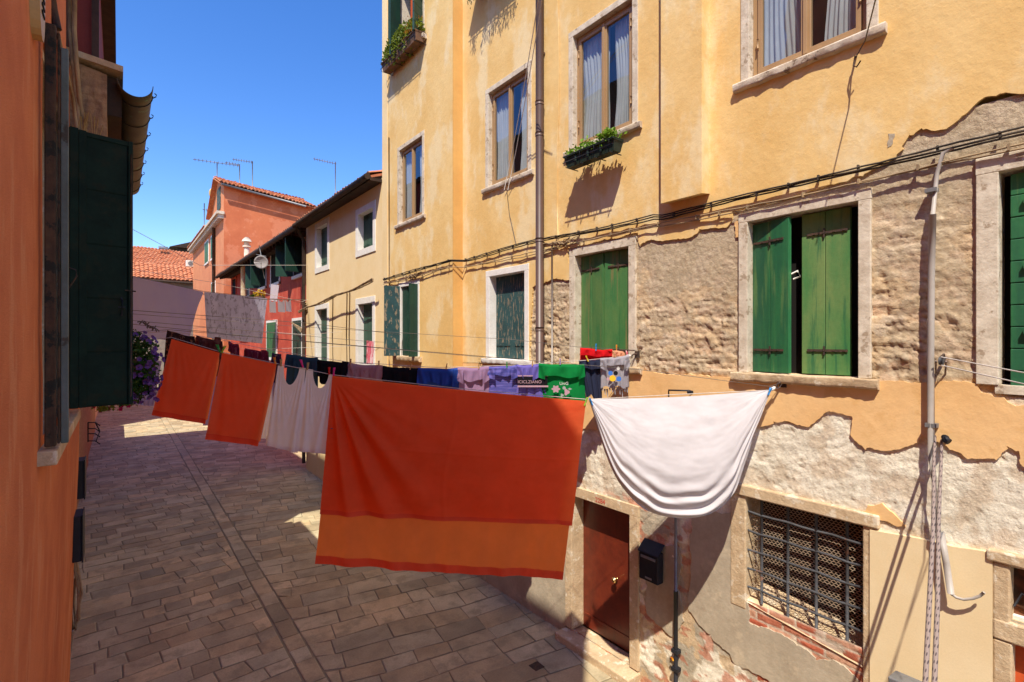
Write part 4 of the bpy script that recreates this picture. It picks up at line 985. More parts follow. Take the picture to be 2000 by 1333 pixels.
tag(k.build('hose', m_cablel), 'looped brown hose and cable hanging low on the orange wall', 'hose')
k = MB(); k.tube([D(140, 1232, 5.5), D(134, 1290, 5.6), D(128, 1345, 5.7)], .02, 8); tag(k.build('wall_pipe', m_conduit), 'pale pipe at the foot of the orange wall', 'pipe')
k = MB(); k.tube([D(128, 890, 4.6), D(128, 1000, 4.7), D(132, 1080, 4.75)], .018, 8); tag(k.build('wall_pipe', m_grayblue), 'grey pipe running down the orange wall under the stone sill', 'pipe')
k = MB()
for z in (826, 838, 848, 862): k.tube([D(172, z, 7.2), D(186, z, 7.2), D(195, z+6, 7.3)], .008, 6)
k.tube([D(186, 826, 7.2), D(195, 843, 7.3), D(188, 862, 7.2)], .008, 6); k.tube([D(172, 826, 7.2), D(172, 864, 7.2)], .008, 6)
tag(k.build('wire_rack', m_black), 'small black wire rack fixed to the wall under the pink flowers', 'rack')

# petunias
pt = thing('petunia_basket', (-.02, 6.1, 3.4), 'hanging basket full of purple petunias beside the open dark shutter', 'hanging plant')
pc = D(258, 718, 5.0)
foliage(pc, (.19, .20, .34), 3000, .045, 61).build('foliage', m_leaf, pt)
foliage(D(225, 790, 5.0), (.18, .2, .045), 300, .035, 62).build('foliage', m_leafy, pt)
k = MB(); bk = pc+Vector((-.08, 0, -.02)); k.tube([bk+Vector((0, 0, -.15)), bk+Vector((0, 0, -.1)), bk+Vector((0, 0, .02)), bk+Vector((0, 0, .1))], [.06, .12, .16, .17], 16); k.tube([bk+Vector((0, 0, .1)), Vector((-.32, bk.y, bk.z+.4))], .006, 5); k.build('basket', m_btrough, pt)
def petals(k, q, nrm, r, rn):
    a = nrm.cross(Vector((0, 0, 1))); a = a.normalized() if a.length > .1 else Vector((1, 0, 0)); b = nrm.cross(a); t0 = rn.random()
    pts = []
    for j in range(15):
        th = 2*math.pi*j/15; rr = r*(.86+.14*math.cos(5*th)); pts.append(q+(a*math.cos(th+t0)+b*math.sin(th+t0))*rr+nrm*.010)
    for j in range(15): k.q([q-nrm*.012, pts[j], pts[(j+1) % 15]])
rn = random.Random(11); k = MB(); kc = MB()
for i in range(62):
    d = Vector([rn.gauss(0, 1) for _ in range(3)]).normalized()
    if d.dot(pc-Vector((0, 0, EYE))) > .5: d = -d
    d.x += .25; q = pc+Vector((d.x*.20, d.y*.2, d.z*.35)); nr_ = (d+Vector((.1, -.6, 0))).normalized(); petals(k, q, nr_, rn.uniform(.022, .036), rn)
for i in range(16):
    q = D(rn.uniform(285, 308), rn.uniform(690, 790), rn.uniform(4.9, 5.1)); petals(k, q, Vector((rn.uniform(-.5, .5), -1, .3)).normalized(), rn.uniform(.022, .032), rn)
k.build('blossoms', m_purple, pt)
for i in range(16):
    q = D(rn.uniform(180, 255), rn.uniform(786, 804), 4.95); petals(kc, q, Vector((0, -1, .2)).normalized(), .02, rn)
kc.build('blossoms', m_pink, pt)

# ---------------------------------------------------------------- clotheslines
def line(label, pts, r=.003, m=m_wire, name='clothesline'):
    k = MB(); n = 14; out = []
    for a, b in zip(pts[:-1], pts[1:]):
        for i in range(n): out.append(Vector(a).lerp(Vector(b), i/n))
    out.append(Vector(pts[-1])); k.tube(out, r, 6); return tag(k.build(name, m), label, 'clothesline', 'clotheslines strung across the lane')
hook1 = Vector((4.885, 2.24, 3.66))
end1 = Vector((-.45, 7.35, 3.95))
line('nearest clothesline, carrying the orange sheet and the white sheet', [end1, L1(335, 660), L1(430, 688), L1(540, 711), L1(650, 733), L1(900, 760), L1(1147, 781), L1(1330, 771), L1(1505, 763), L1(1522, 758), hook1], .0035, m_cord)
line('upper strand just above the nearest clothesline', [Vector((-.45, 7.4, 4.1)), L1(330, 645), L1(1250, 723), L1(1505, 756), hook1+Vector((0, 0, .015))], .0028, m_wire)
hook2 = Vector((4.89, 3.93, 3.89))
line('second clothesline, carrying the row of coloured shirts', [Vector((-.45, 9.2, 4.1)), L2(335, 648), L2(430, 664), L2(530, 685), L2(680, 708), L2(860, 719), L2(1010, 714), L2(1140, 705), L2(1228, 696), hook2], .0035, m_cord)
line('third clothesline, carrying the red cloth', [Vector((-.5, 9.6, 4.5)), D(600, 640, 7.6), D(1000, 664, 6.8), D(1133, 679, 6.5), D(1195, 682, 6.4), hook2+Vector((0, 0, .05))], .003)
line('thick line at the level of the lavender sheet', [Vector((-.5, 11, 4.95)), D(257, 563, 9.3), D(520, 586, 12.6), Vector((4.68, 16.7, 5.35))], .010, m_wire)
line('line holding the lavender and patterned sheets', [Vector((-.5, 8.6, 5.06)), D(257, 540, 7.8), D(398, 570, 9.95), D(520, 583, 13.0), D(570, 588, 14.6), Vector((4.68, 16.75, 5.2))], .005)
line('dark line crossing in front of the lavender sheet', [Vector((-.5, 7.6, 4.32)), D(257, 607, 6.6), D(600, 632, 7.6), Vector((4.68, 9.9, 4.18))], .004)
line('line with the pink garment, passing the cream house', [Vector((-.5, 9.0, 4.28)), D(257, 627, 7.6), D(520, 650, 9.0), D(722, 668, 9.6), Vector((4.68, 10.6, 4.02))], .004)
line('lower line below the patterned sheet', [Vector((-.5, 8.5, 4.15)), D(257, 634, 7.3), D(560, 665, 8), D(960, 700, 8), Vector((4.88, 7.3, 3.74))], .004)
line('pale line behind the patterned sheet, to the cream house', [Vector((-.5, 12, 4.1)), D(400, 640, 11.5), D(600, 655, 12.5), Vector((4.68, 13.5, 4.3))], .005, m_cord)
line('pale line rising to the corner of the cream house', [Vector((-.5, 13, 5.6)), D(430, 555, 13), D(590, 590, 15.5), Vector((4.68, 16.5, 5.35))], .005, m_cord)
line('high thin line past the satellite dish', [Vector((-.5, 14, 6.9)), D(390, 519, 14), D(595, 519, 15.9), Vector((5.0, 16.9, 6.5))], .006, m_cord)
line('lowest pale line in front of the red house door', [Vector((-.5, 12, 3.9)), D(540, 682, 12.6), D(700, 676, 12.2), Vector((4.68, 11.0, 3.96))], .004, m_cord)
# hook plates of the two lines
for lbl, h in (('iron hook with a white insulator at the end of the nearest clothesline', hook1), ('rusty bracket holding the second clothesline beside the green shutters', hook2)):
    t = thing('line_hook', tuple(h), lbl, 'hook')
    k = MB(); k.tube([h+Vector((.03, 0, 0)), h+Vector((-.03, .005, .01)), h+Vector((-.06, .02, -.01)), h+Vector((-.05, .03, -.04))], .009, 8); k.box(h.x, h.x+.02, h.y-.03, h.y+.03, h.z-.04, h.z+.04); k.build('bracket', m_rust, t)
    k = MB(); d = (L1(1505, 763)-hook1).normalized() if h is hook1 else (L2(1228, 696)-hook2).normalized()
    q = h+d*.10; k.tube([q-d*.03, q-d*.02, q, q+d*.02, q+d*.03], [.006, .014, .017, .014, .006], 10); k.build('insulator', m_whitest, t)
t = thing('wall_bracket', PV(1328, 765, 4.88), 'small black iron handle bracket on the apricot wall above the white sheet', 'bracket')
k = MB(); k.tube([PV(1306, 775, 4.89), PV(1306, 763, 4.84), PV(1345, 764, 4.84), PV(1348, 770, 4.89)], .009, 8); k.tube([PV(1344, 766, 4.85), PV(1352, 768, 4.85)], .022, 10); k.build('handle', m_black, t)
t = thing('insulator', PV(1848, 856, 4.88), 'small dark insulator on the wall beside the grey conduit', 'insulator')
k = MB(); a = PV(1848, 856, 4.9); k.tube([a, a+Vector((-.05, 0, .01))], .02, 10); k.tube([a+Vector((-.05, 0, .0)), a+Vector((-.06, -.03, -.02))], .024, 10); k.build('body', m_black, t)
# pulley at right with ropes
pu = thing('pulley', (4.88, 1.08, 3.9), 'iron pulley on the bare masonry beside the grey conduit', 'pulley')
pc2 = PV(1840, 706, 4.84); k = MB(); k.tube([pc2+Vector((.06, 0, .02)), pc2+Vector((-.02, 0, 0))], .012, 8); k.tube([pc2+Vector((-.02, -.012, 0)), pc2+Vector((-.02, .012, 0))], .03, 14); k.build('wheel', m_iron, pu)
k = MB(); k.tube([pc2+Vector((.06, 0, .02)), pc2+Vector((0, -.01, .05)), pc2+Vector((-.03, 0, .03))], .008, 6); k.build('bracket', m_rust, pu)
def rope(label, pts, rs, m=m_cord, group='ropes from the pulley'):
    k = MB(); out = []; rr = []; n = 10
    for i in range(len(pts)-1):
        for j in range(n): t = j/n; out.append(Vector(pts[i]).lerp(Vector(pts[i+1]), t)); rr.append(rs[i]+(rs[i+1]-rs[i])*t)
    out.append(Vector(pts[-1])); rr.append(rs[-1]); k.tube(out, rr, 8)
    return tag(k.build('rope', m), label, 'rope', group)
def braid():
    m = bpy.data.materials.new('flecked rope'); m.use_nodes = True; n = m.node_tree.nodes; l = m.node_tree.links; b = n['Principled BSDF']; b.inputs['Roughness'].default_value = .9
    tc = n.new('ShaderNodeTexCoord'); wv = n.new('ShaderNodeTexWave'); wv.bands_direction = 'Z'; wv.inputs['Scale'].default_value = 11; l.new(tc.outputs['Object'], wv.inputs[0])
    w2 = n.new('ShaderNodeTexWave'); w2.bands_direction = 'Y'; w2.inputs['Scale'].default_value = 26; l.new(tc.outputs['Object'], w2.inputs[0])
    mu = n.new('ShaderNodeMath'); mu.operation = 'MULTIPLY'; l.new(wv.outputs['Fac'], mu.inputs[0]); l.new(w2.outputs['Fac'], mu.inputs[1])
    mr = n.new('ShaderNodeMapRange'); mr.inputs['From Min'].default_value = .45; mr.inputs['From Max'].default_value = .6; l.new(mu.outputs[0], mr.inputs['Value'])
    x = n.new('ShaderNodeMix'); x.data_type = 'RGBA'; x.inputs[6].default_value = (.25, .19, .165, 1); x.inputs[7].default_value = (.07, .05, .05, 1); l.new(mr.outputs[0], x.inputs[0]); l.new(x.outputs[2], b.inputs['Base Color']); return m
m_braid = braid()
rope('left strand of the flecked rope pair hanging in front of the pale panel', [pc2+Vector((-.03, .03, 0)), D(1829, 800, 4.1), D(1824, 900, 3.7), D(1823, 1020, 3.4), D(1815, 1180, 3.0), D(1806, 1360, 2.7)], [.006, .007, .010, .012, .0125, .0125], m_braid)
rope('right strand of the flecked rope pair hanging in front of the pale panel', [pc2+Vector((-.03, -.03, 0)), D(1842, 800, 4.1), D(1838, 900, 3.7), D(1833, 1020, 3.4), D(1831, 1180, 3.0), D(1824, 1360, 2.7)], [.006, .007, .010, .012, .0125, .0125], m_braid)
rope('upper of the two cords running from the pulley past the dark green shutter', [pc2+Vector((-.03, 0, .03)), D(2000, 729, 3.1), D(2120, 745, 2.4)], [.004, .004, .004], m_cord)
rope('lower of the two cords running from the pulley past the dark green shutter', [pc2+Vector((-.03, 0, -.03)), D(2000, 751, 3.0), D(2120, 785, 2.4)], [.004, .004, .004], m_cord)

# ---------------------------------------------------------------- laundry
def fab(name, c1, c2=None, trans=.25, **kw): return mat(name, c1, c2 or tuple(x*.9 for x in c1), sc=kw.pop('sc', 3), rough=.95, bump=.25, bsc=kw.pop('bsc', 220), trans=trans, spec=.1, grain=.05, bdist=.0015, **kw)
m_os = fab('orange cotton', (.98, .205, .072), trans=.7)
m_op = fab('orange pillow cotton', (.97, .27, .11), trans=.7)
m_os_backlit = fab('orange cotton painted backlight', (.98, .26, .075), trans=.75)  # lighter orange paints in the light passing through the single layer
m_oh = fab('orange hem', (.90, .16, .065), trans=.5)
m_ws = fab('white cotton', (.62, .585, .595), trans=.15)
m_tank = fab('white ribbed cotton', (.90, .82, .80), trans=.5)
CAMD = Vector((0, 0, 0))
VN = Vector((-S, Cc, 0)).normalized()   # towards depth
VN = Vector((Cc*0 - S, Cc, 0)).normalized()
def quadp(TL, TR, BL, BR, u, v): return TL.lerp(TR, u).lerp(BL.lerp(BR, u), v)
# orange bed sheet
OS = thing('bed_sheet', tuple(L1(870, 1130)), 'large orange bed sheet folded over the nearest clothesline', 'bed sheet', 'laundry on the nearest line')
TL, TR = L1(650, 735), L1(1144, 784)
def os_front(u, v):
    # soft folds fanning out of the top left pin
    BL, BR = L1(626, 1004), L1(1116, 1024)
    p = quadp(TL, TR, BL, BR, u, v)
    ang = math.atan2(v*1.35, u*2.35+.0001); r = math.hypot(v*1.35, u*2.35)
    fan = sum(a*math.exp(-((ang-c)/w_)**2) for a, c, w_ in ((.045, 1.36, .05), (-.03, 1.25, .05), (.04, 1.12, .06), (-.025, 1.0, .06), (.03, .86, .07), (.015, .6, .1), (.012, .42, .08)))*sst(r, .03, .5)*(1-.6*sst(r, .8, 2.0))
    e = .03*math.exp(-((1-u)/.04)**2)*v - .012*math.exp(-((1-u-.05)/.02)**2)*sst(v, .05, .3)
    fine = .006*math.sin(u*40+v*3+2*math.sin(v*5))*sst(v, 0, .4)*.35
    bow = -.05*math.sin(math.pi*v)*math.sin(math.pi*u)-.010*fr((u*6, v*3, 4), 1.3, 3)*sst(v, .05, .4)-.004*abs(fr((u*14+v*5, v*9, 2), 1, 2))*2
    cr = .006*math.exp(-((u-.5-.01*math.sin(v*7))/.006)**2)+.005*math.exp(-((v-.48)/.008)**2)
    sagz = -.012*math.sin(math.pi*u)
    lx = L1(650, 735)
    flare = Vector((0, 0, 0))
    return p+VN*(-(fan*1.5+e+fine+cr)*1.0+bow-.012)+Vector((0, 0, sagz))
def os_back(u, v):
    BL, BR = L1(612, 1106, .02), L1(1100, 1138, .02)
    p = quadp(TL, TR, BL, BR, u, v); vv = v*1.85
    if u < .2: p = p + (L1(600, 1000)-L1(620, 1000))*(.0)
    ang = math.atan2(vv, u*2.35+.0001); r = math.hypot(vv, u*2.35)
    fan = sum(a*math.exp(-((ang-c)/w_)**2) for a, c, w_ in ((.035, 1.40, .04), (-.02, 1.30, .04), (.03, 1.18, .05), (.02, 1.02, .06)))*sst(r, .05, .6)
    edge = -.10*math.exp(-(u/.05)**2)*sst(v, .2, 1)
    wr = .014*fr((u*9, v*2, 7), 1.2, 3)*2*sst(v, .3, 1)+.010*math.sin(u*22+1.5)*sst(v, .6, 1)+.006*math.sin(u*55)*sst(v, .7, 1)
    return p+VN*(.05*min(1, v*6)-fan*.8+wr+edge*.3+.02*v)+Vector((0, 0, -.012*math.sin(math.pi*u)))
k = MB(); k.grid(os_back, 150, 110); k.build('back_layer', m_os_backlit, OS)
k = MB(); k.grid(lambda u, v: os_back(u, .955+.045*v)-VN*.003, 150, 3); k.build('hem', m_oh, OS)
k = MB(); k.grid(os_front, 160, 110); k.build('front_layer', m_os, OS)
k = MB(); k.grid(lambda u, v: os_front(u, .965+.035*v)-VN*.003, 160, 3); k.build('hem', m_oh, OS)
# white sheet hanging as a swag
WS = thing('bed_sheet', tuple(L1(1330, 1012)), 'white sheet sagging in a deep curve between two blue pegs on the nearest line', 'bed sheet', 'laundry on the nearest line')
top0, top1 = (1150, 780), (1505, 762)
curve = [(1150, 780), (1160, 812), (1170, 848), (1182, 885), (1198, 924), (1215, 952), (1238, 978), (1262, 996), (1292, 1007), (1330, 1012), (1366, 1010), (1394, 1000), (1414, 985), (1432, 960), (1446, 925), (1460, 885), (1474, 842), (1490, 800), (1505, 762)]
def cpt(t):
    x = t*(len(curve)-1); i = min(int(x), len(curve)-2); f = x-i
    p0, p1, p2, p3 = curve[max(i-1, 0)], curve[i], curve[i+1], curve[min(i+2, len(curve)-1)]
    return tuple(.5*((2*p1[j])+(-p0[j]+p2[j])*f+(2*p0[j]-5*p1[j]+4*p2[j]-p3[j])*f*f+(-p0[j]+3*p1[j]-3*p2[j]+p3[j])*f**3) for j in (0, 1))
def ws(u, v):
    c = cpt(u); tx = top0[0]+(top1[0]-top0[0])*u; ty = top0[1]+(top1[1]-top0[1])*u+5*math.sin(math.pi*u)
    x = tx+(c[0]-tx)*v; y = ty+(c[1]-ty)*v
    s_ = v; e = math.sin(math.pi*min(max(u, 0), 1))**.35
    # folds run parallel to the curved lower edge, deeper towards it
    nz_ = fr((u*1.6, s_*.5, 5), 2, 3)
    f = .016*math.sin((s_**2.0)*30+.6+6*nz_)*sst(s_, .50, .95)*(.6+.9*abs(fr((u*2.2, s_*2, 8), 2, 2))*2)+.005*math.sin(s_*62+14*nz_)*sst(s_, .74, 1)+.006*fr((u*7, v*7, 3), 1, 3)
    f += .012*math.sin(s_*9+u*4)*sst(s_, .2, .6)*.5
    belly = .13*math.sin(math.pi*u)*math.sin(math.pi*min(1, v*.85))
    g = .004*math.sin(x*.4+y*.11)*0
    hem = .02*sst(v, .95, 1.0)
    return L1(x, y)+VN*(-belly-f*(.35+.65*e)+hem+g)
k = MB(); k.grid(ws, 150, 150); k.build('cloth', m_ws, WS)
k = MB()
def ws2(u, v):
    c = cpt(u); return L1(c[0]-3+6*(u < .5), c[1]-4-16*v*math.sin(math.pi*u), .05+.05*v)-VN*.13*math.sin(math.pi*u)*.4
k.grid(ws2, 90, 8); k.build('rear_fold', m_ws, WS)

def hang(px0, y0, px1, y1, bl, br, LL=L1, m=m_os, name='towel', label='', cat='towel', group=None, folds=5, amp=.02, off=0, nu=60, nv=50, top=None, hem=None, hemm=None, back=None, seed=0, bow=0, pinch=.6):
    """cloth hung by its top edge, corners given on the plane of its line"""
    TLp, TRp = LL(px0, y0, off), LL(px1, y1, off); BLp, BRp = LL(*bl, off), LL(*br, off)
    rn = random.Random(seed); ph = [rn.random()*6.28 for _ in range(4)]
    t = thing(name, tuple((BLp+BRp)/2), label, cat, group)
    def f(u, v):
        tp = top(u) if top else 0
        vv = tp+(1-tp)*v
        p = quadp(TLp, TRp, BLp, BRp, u, vv)
        w_ = sst(v, 0, .5)
        a = math.sin(u*folds*6.283+ph[0]+.8*math.sin(v*2+ph[1]))*.6+math.sin(u*folds*2.7*6.283/2+ph[2]+v)*.4
        fan = (math.exp(-u/.25)*math.sin(u*28/(v+.35)+ph[3])+math.exp(-(1-u)/.25)*math.sin((1-u)*28/(v+.35)+ph[1]))*.5
        return p+VN*(-(a*w_*(.25 if pinch else 1)+fan*sst(v, .04, .3)*pinch)*amp-bow*math.sin(math.pi*u)*v)
    k = MB(); k.grid(f, nu, nv); k.build('cloth', m, t)
    if hem:
        k = MB(); k.grid(lambda u, v: f(u, 1-hem*(1-v))-VN*.003, nu, 3); k.build('hem', hemm or m, t)
    if back:
        k = MB(); k.grid(lambda u, v: f(u, v*back)+VN*.03*sst(v, 0, .2), nu, 20); k.build('rear_layer', m, t)
    return t, f
G1 = 'laundry on the nearest line'
hang(335, 663, 429, 690, (296, 812), (401, 829), m=m_op, label='orange pillowcase at the left end of the nearest line', name='pillowcase', cat='pillowcase', group=G1, folds=2, amp=.03, hem=.07, hemm=m_oh, seed=3, back=.95)
hang(434, 690, 540, 712, (402, 859), (505, 872), m=m_op, label='orange pillowcase next to the white undershirts', name='pillowcase', cat='pillowcase', group=G1, folds=2, amp=.03, hem=.07, hemm=m_oh, seed=4, back=.95)
def neck(u0, u1, depth):
    def f(u):
        if u < u0: return .0+.03*(u0-u)
        if u > u1: return .0
        s_ = (u-u0)/(u1-u0); return depth*math.sin(math.pi*s_)**.55
    return f
hang(543, 714, 597, 720, (518, 870), (580, 886), m=m_tank, label='white undershirt with a scooped neck, left of the pair', name='undershirt', cat='undershirt', group=G1, folds=2, amp=.03, top=neck(.22, .78, .22), hem=.05, seed=5, nu=80)
hang(599, 720, 650, 733, (576, 882), (640, 888), m=m_tank, label='white undershirt with a scooped neck, right of the pair beside the orange sheet', name='undershirt', cat='undershirt', group=G1, folds=2, amp=.03, top=neck(.25, .85, .20), hem=.05, seed=6, nu=80)
for t in ('x',):
    pass
m_white2 = fab('white towelling', (.92, .90, .95), trans=.6)
G2 = 'laundry on the second line'
m_dflor = fab('dark floral cloth', (.035, .022, .018), c3=(.30, .17, .08), sc3=22, t3=.56, w3=.02, trans=.1)
m_brown = fab('brown patterned cloth', (.10, .035, .03), c3=(.18, .08, .06), sc3=20, t3=.52, trans=.15)
m_maroon = fab('maroon striped cloth', (.16, .02, .045), c3=(.36, .15, .16), sc3=16, t3=.54, st3=(3, 3, .2), trans=.2)
m_dpur = fab('dark purple cloth', (.07, .03, .07), c3=(.3, .2, .12), sc3=25, t3=.58)
m_teal = fab('teal denim', (.035, .08, .11), (.025, .06, .085)); m_blackc = fab('black cotton', (.010, .009, .011), trans=.05)
m_pinkb = fab('pinkish patterned cotton', (.46, .27, .27), c3=(.30, .14, .12), sc3=18, t3=.55, f3=.5)
m_blue = fab('blue cotton', (.035, .10, .42), (.03, .075, .32)); m_mauve = fab('mauve cotton', (.36, .22, .34), (.30, .18, .30))
m_viol = fab('violet cotton', (.16, .13, .44), (.13, .11, .38)); m_bviol = fab('blue violet striped cotton', (.09, .09, .34), c3=(.2, .17, .5), sc3=14, t3=.5, st3=(.2, .2, 5))
m_gt = fab('green cotton', (.006, .21, .045), (.005, .17, .038)); m_navy = fab('navy cotton', (.022, .026, .052), trans=.05); m_gray = fab('grey marl cotton', (.36, .34, .37), (.31, .29, .32))
m_redc = fab('red cotton', (.62, .010, .015)); m_pinkc = fab('pink striped cloth', (.62, .12, .16), c3=(.75, .6, .6), sc3=16, t3=.5, st3=(3, 3, .3))
m_lav = fab('lavender cotton', (.78, .72, .97), (.68, .62, .96), trans=.75, sc=.8); m_pat = fab('patterned lilac cloth', (.82, .80, .96), (.64, .62, .78), c3=(.26, .23, .31), sc3=7.5, t3=.535, f3=.6, w3=.05, trans=.65)
m_peach = fab('peach cloth', (.75, .34, .2)); m_lilac = fab('lilac cloth', (.55, .47, .68))

def drape(px0, y0, px1, y1, fl, bl, m, name, label, cat, LL=L2, sk=0, folds=3, amp=.022, seed=0, group=G2, off=0, flapm=None, bsk=(0, 0)):
    """cloth thrown over the line: a short front flap and a longer rear part (fl, bl in photo px below the line)"""
    rn = random.Random(seed); ph = [rn.random()*6.28 for _ in range(4)]
    rn_ = rn.uniform(-2, 2); t = thing(name, tuple(LL((px0+px1)/2, (y0+y1)/2+bl)), label, cat, group)
    def side(u, v, ln, s_, sk0, sk1):
        x = px0+(px1-px0)*u+(sk0*(1-u)+sk1*u)*v; hm = 1+.09*math.sin(u*5+ph[2])+.05*math.sin(u*13+ph[3])+.10*(abs(u-.5)*2)**3*(1 if ph[0] > 3 else -1)
        x += 2.2*math.sin(v*4+ph[1])*(u-.5)*v+rn_*v; y = y0+(y1-y0)*u+ln*v*hm+1.8*math.sin(math.pi*u)+.6*math.sin(u*9+ph[3])
        a = math.sin(u*folds*6.283+ph[0]+v)*.6+math.sin(u*folds*15+ph[1])*.25
        return LL(x, y, off)+VN*(s_*.022*min(1, v*5+.15)+a*amp*sst(v, .05, .8))+Vector((0, 0, .004))
    k = MB(); k.grid(lambda u, v: side(u, v, bl, 1, bsk[0], bsk[1]), 30, 26); k.build('rear_part', m, t)
    k = MB(); k.grid(lambda u, v: side(u, v, fl, -1, sk, -sk), 30, 14); k.build('front_flap', flapm or m, t)
    if name in ('t_shirt', 'shirt') and px1-px0 > 38:
        for e_, x_ in ((-1, px0+3), (1, px1-3)):
            a_, b_, c_, d_ = (x_-e_*8, y0+3), (x_+e_*3, y0+4), (x_-e_*9, y0+fl+6+rn.uniform(0, 4)), (x_+e_*(2+rn.random()*3), y0+fl+rn.uniform(-2, 5))
            k = MB(); k.grid(lambda u, v: LL((a_[0]*(1-u)+b_[0]*u)*(1-v)+(c_[0]*(1-u)+d_[0]*u)*v, (a_[1]*(1-u)+b_[1]*u)*(1-v)+(c_[1]*(1-u)+d_[1]*u)*v, off)-VN*(.040+.012*math.sin(u*4+v*3)), 8, 8); k.build('sleeve', m, t)
    return t, side
drape(327, 646, 380, 659, 95, 110, m_dflor, 'dress', 'dark floral dress at the left end of the second line', 'dress', seed=1, sk=-6)
drape(384, 656, 434, 668, 30, 90, m_brown, 'shirt', 'dark brown patterned shirt behind the green pegs', 'shirt', seed=2)
drape(447, 668, 466, 674, 20, 60, m_maroon, 'cloth', 'small maroon striped cloth between the dark clothes', 'cloth', seed=3)
drape(479, 681, 524, 688, 25, 80, m_maroon, 'shirt', 'maroon striped shirt behind the second pillowcase', 'shirt', seed=4)
drape(532, 690, 549, 692, 22, 100, m_dpur, 'shirt', 'dark purple patterned garment behind the wooden pegs', 'garment', seed=5)
drape(560, 692, 621, 700, 24, 62, m_teal, 'jeans', 'teal denim garment hanging behind the undershirts', 'jeans', seed=6)
drape(621, 703, 681, 709, 30, 52, m_blackc, 't_shirt', 'black t-shirt behind the right undershirt', 't-shirt', seed=7)
drape(681, 710, 748, 715, 26, 170, m_pinkb, 'shirt', 'pinkish patterned shirt above the orange sheet', 'shirt', seed=8)  # rear parts through the striped t-shirt made overlong, unseen, to shade the paving
drape(748, 716, 818, 720, 30, 200, m_blackc, 'lengthened_shorts', 'black shorts above the orange sheet, lengthened behind it to shade the ground', 'lengthened_shorts', seed=9, bsk=(0, 8))  # shorts stretched to trouser length out of sight, shading the paving
drape(816, 719, 896, 720, 30, 190, m_blue, 'shirt', 'bright blue garment with gathered hem on the second line', 'shirt', seed=10, sk=10)
drape(894, 719, 955, 717, 24, 190, m_mauve, 't_shirt', 'mauve t-shirt on the second line', 't-shirt', seed=11)
drape(955, 717, 1010, 714, 18, 190, m_bviol, 't_shirt', 'blue violet striped t-shirt on the second line', 't-shirt', seed=12)
vt2, vs = drape(1010, 714, 1052, 712, 22, 85, m_viol, 't_shirt', 'violet t-shirt with a black and pink printed band', 't-shirt', seed=13, bsk=(-2, 20))
gt_, gs = drape(1052, 711, 1141, 712, 24, 90, m_gt, 't_shirt', 'green t-shirt with a white and pink print', 't-shirt', seed=14, folds=2, bsk=(6, 4))
drape(1130, 704, 1172, 703, 16, 72, m_navy, 'shorts', 'navy shorts next to the green t-shirt', 'shorts', seed=15, bsk=(14, 4), off=.03)
gy, ys = drape(1172, 701, 1229, 695, 16, 62, m_gray, 't_shirt', 'grey t-shirt with small colourful badges and a fringed hem', 't-shirt', seed=16, bsk=(3, 0), off=-.02)
drape(1133, 680, 1196, 684, 13, 34, m_redc, 'cloth', 'bright red cloth on the third line', 'cloth', LL=lambda a, b, o=0: D(a, b, 6.45+o), seed=17, group='laundry on the third line')
drape(1196, 685, 1222, 686, 12, 30, m_peach, 'cloth', 'small peach and white cloth between the red cloth and the pink stripes', 'cloth', LL=lambda a, b, o=0: D(a, b, 6.40+o), seed=18, group='laundry on the third line')
drape(1222, 686, 1236, 687, 34, 38, m_pinkc, 'cloth', 'pink and white striped cloth at the right end of the third line', 'cloth', LL=lambda a, b, o=0: D(a, b, 6.35+o), seed=19, group='laundry on the third line')
# prints on the shirts
m_pk = fab('pink print', (.42, .26, .30), trans=0); m_wp = fab('white print', (.6, .58, .56), trans=0); m_gp = fab('grey print', (.3, .32, .3), trans=0); m_yp = fab('yellow print', (.8, .45, .03), trans=0); m_bp = fab('blue print', (.05, .16, .5), trans=0)
def txt_on(body, size, m, par, pos, name='print'):
    right = Vector((Cc, S, 0)); up = Vector((0, 0, 1)); nrm = right.cross(up)
    M_ = Matrix(((right.x, up.x, nrm.x, pos.x), (right.y, up.y, nrm.y, pos.y), (right.z, up.z, nrm.z, pos.z), (0, 0, 0, 1)))
    return text(body, size, m, par, 0, 0, 0, name, loc=M_)
def blob(k, c, r, n=12, sq=1.0, lobes=0):
    right = Vector((Cc, S, 0)); up = Vector((0, 0, 1))
    k.q([c+right*(r*(1+.25*math.cos(lobes*a))*math.cos(a))+up*(r*sq*(1+.25*math.cos(lobes*a))*math.sin(a)) for a in [6.283*i/n for i in range(n)]])
q = L2(1011, 738)-VN*.05
k = MB(); right = Vector((Cc, S, 0)); k.obox(q+Vector((0, 0, -.085)), right*.36, VN*.004, Vector((0, 0, .095))); k.build('print_band', m_blackc, vt2)
k = MB(); k.obox(q+Vector((0, 0, -.115)), right*.37, VN*.005, Vector((0, 0, .02))); k.obox(q+Vector((0, 0, .016)), right*.37, VN*.005, Vector((0, 0, .012))); k.build('print_band', m_pk, vt2)
txt_on('ICICLZIANO', .052, m_pk, vt2, q+Vector((0, 0, -.068))-VN*.004)
q = L2(1092, 752)-VN*.045
txt_on('UniG', .050, m_wp, gt_, q)
k = MB(); blob(k, L2(1085, 760)-VN*.045, .045, 24, .9, 6); k.build('print', m_pk, gt_); k = MB(); blob(k, L2(1106, 766)-VN*.045, .03, 20, 1.2, 3); k.build('print', m_pk, gt_)
for a_, b_, r__, n_, q_, l_ in ((1101, 758, .016, 12, 1, 0), (1112, 760, .022, 16, .5, 4), (1097, 772, .018, 16, 1, 3)):
    k = MB(); blob(k, L2(a_, b_)-VN*.046, r__, n_, q_, l_); k.build('print', m_gp, gt_)
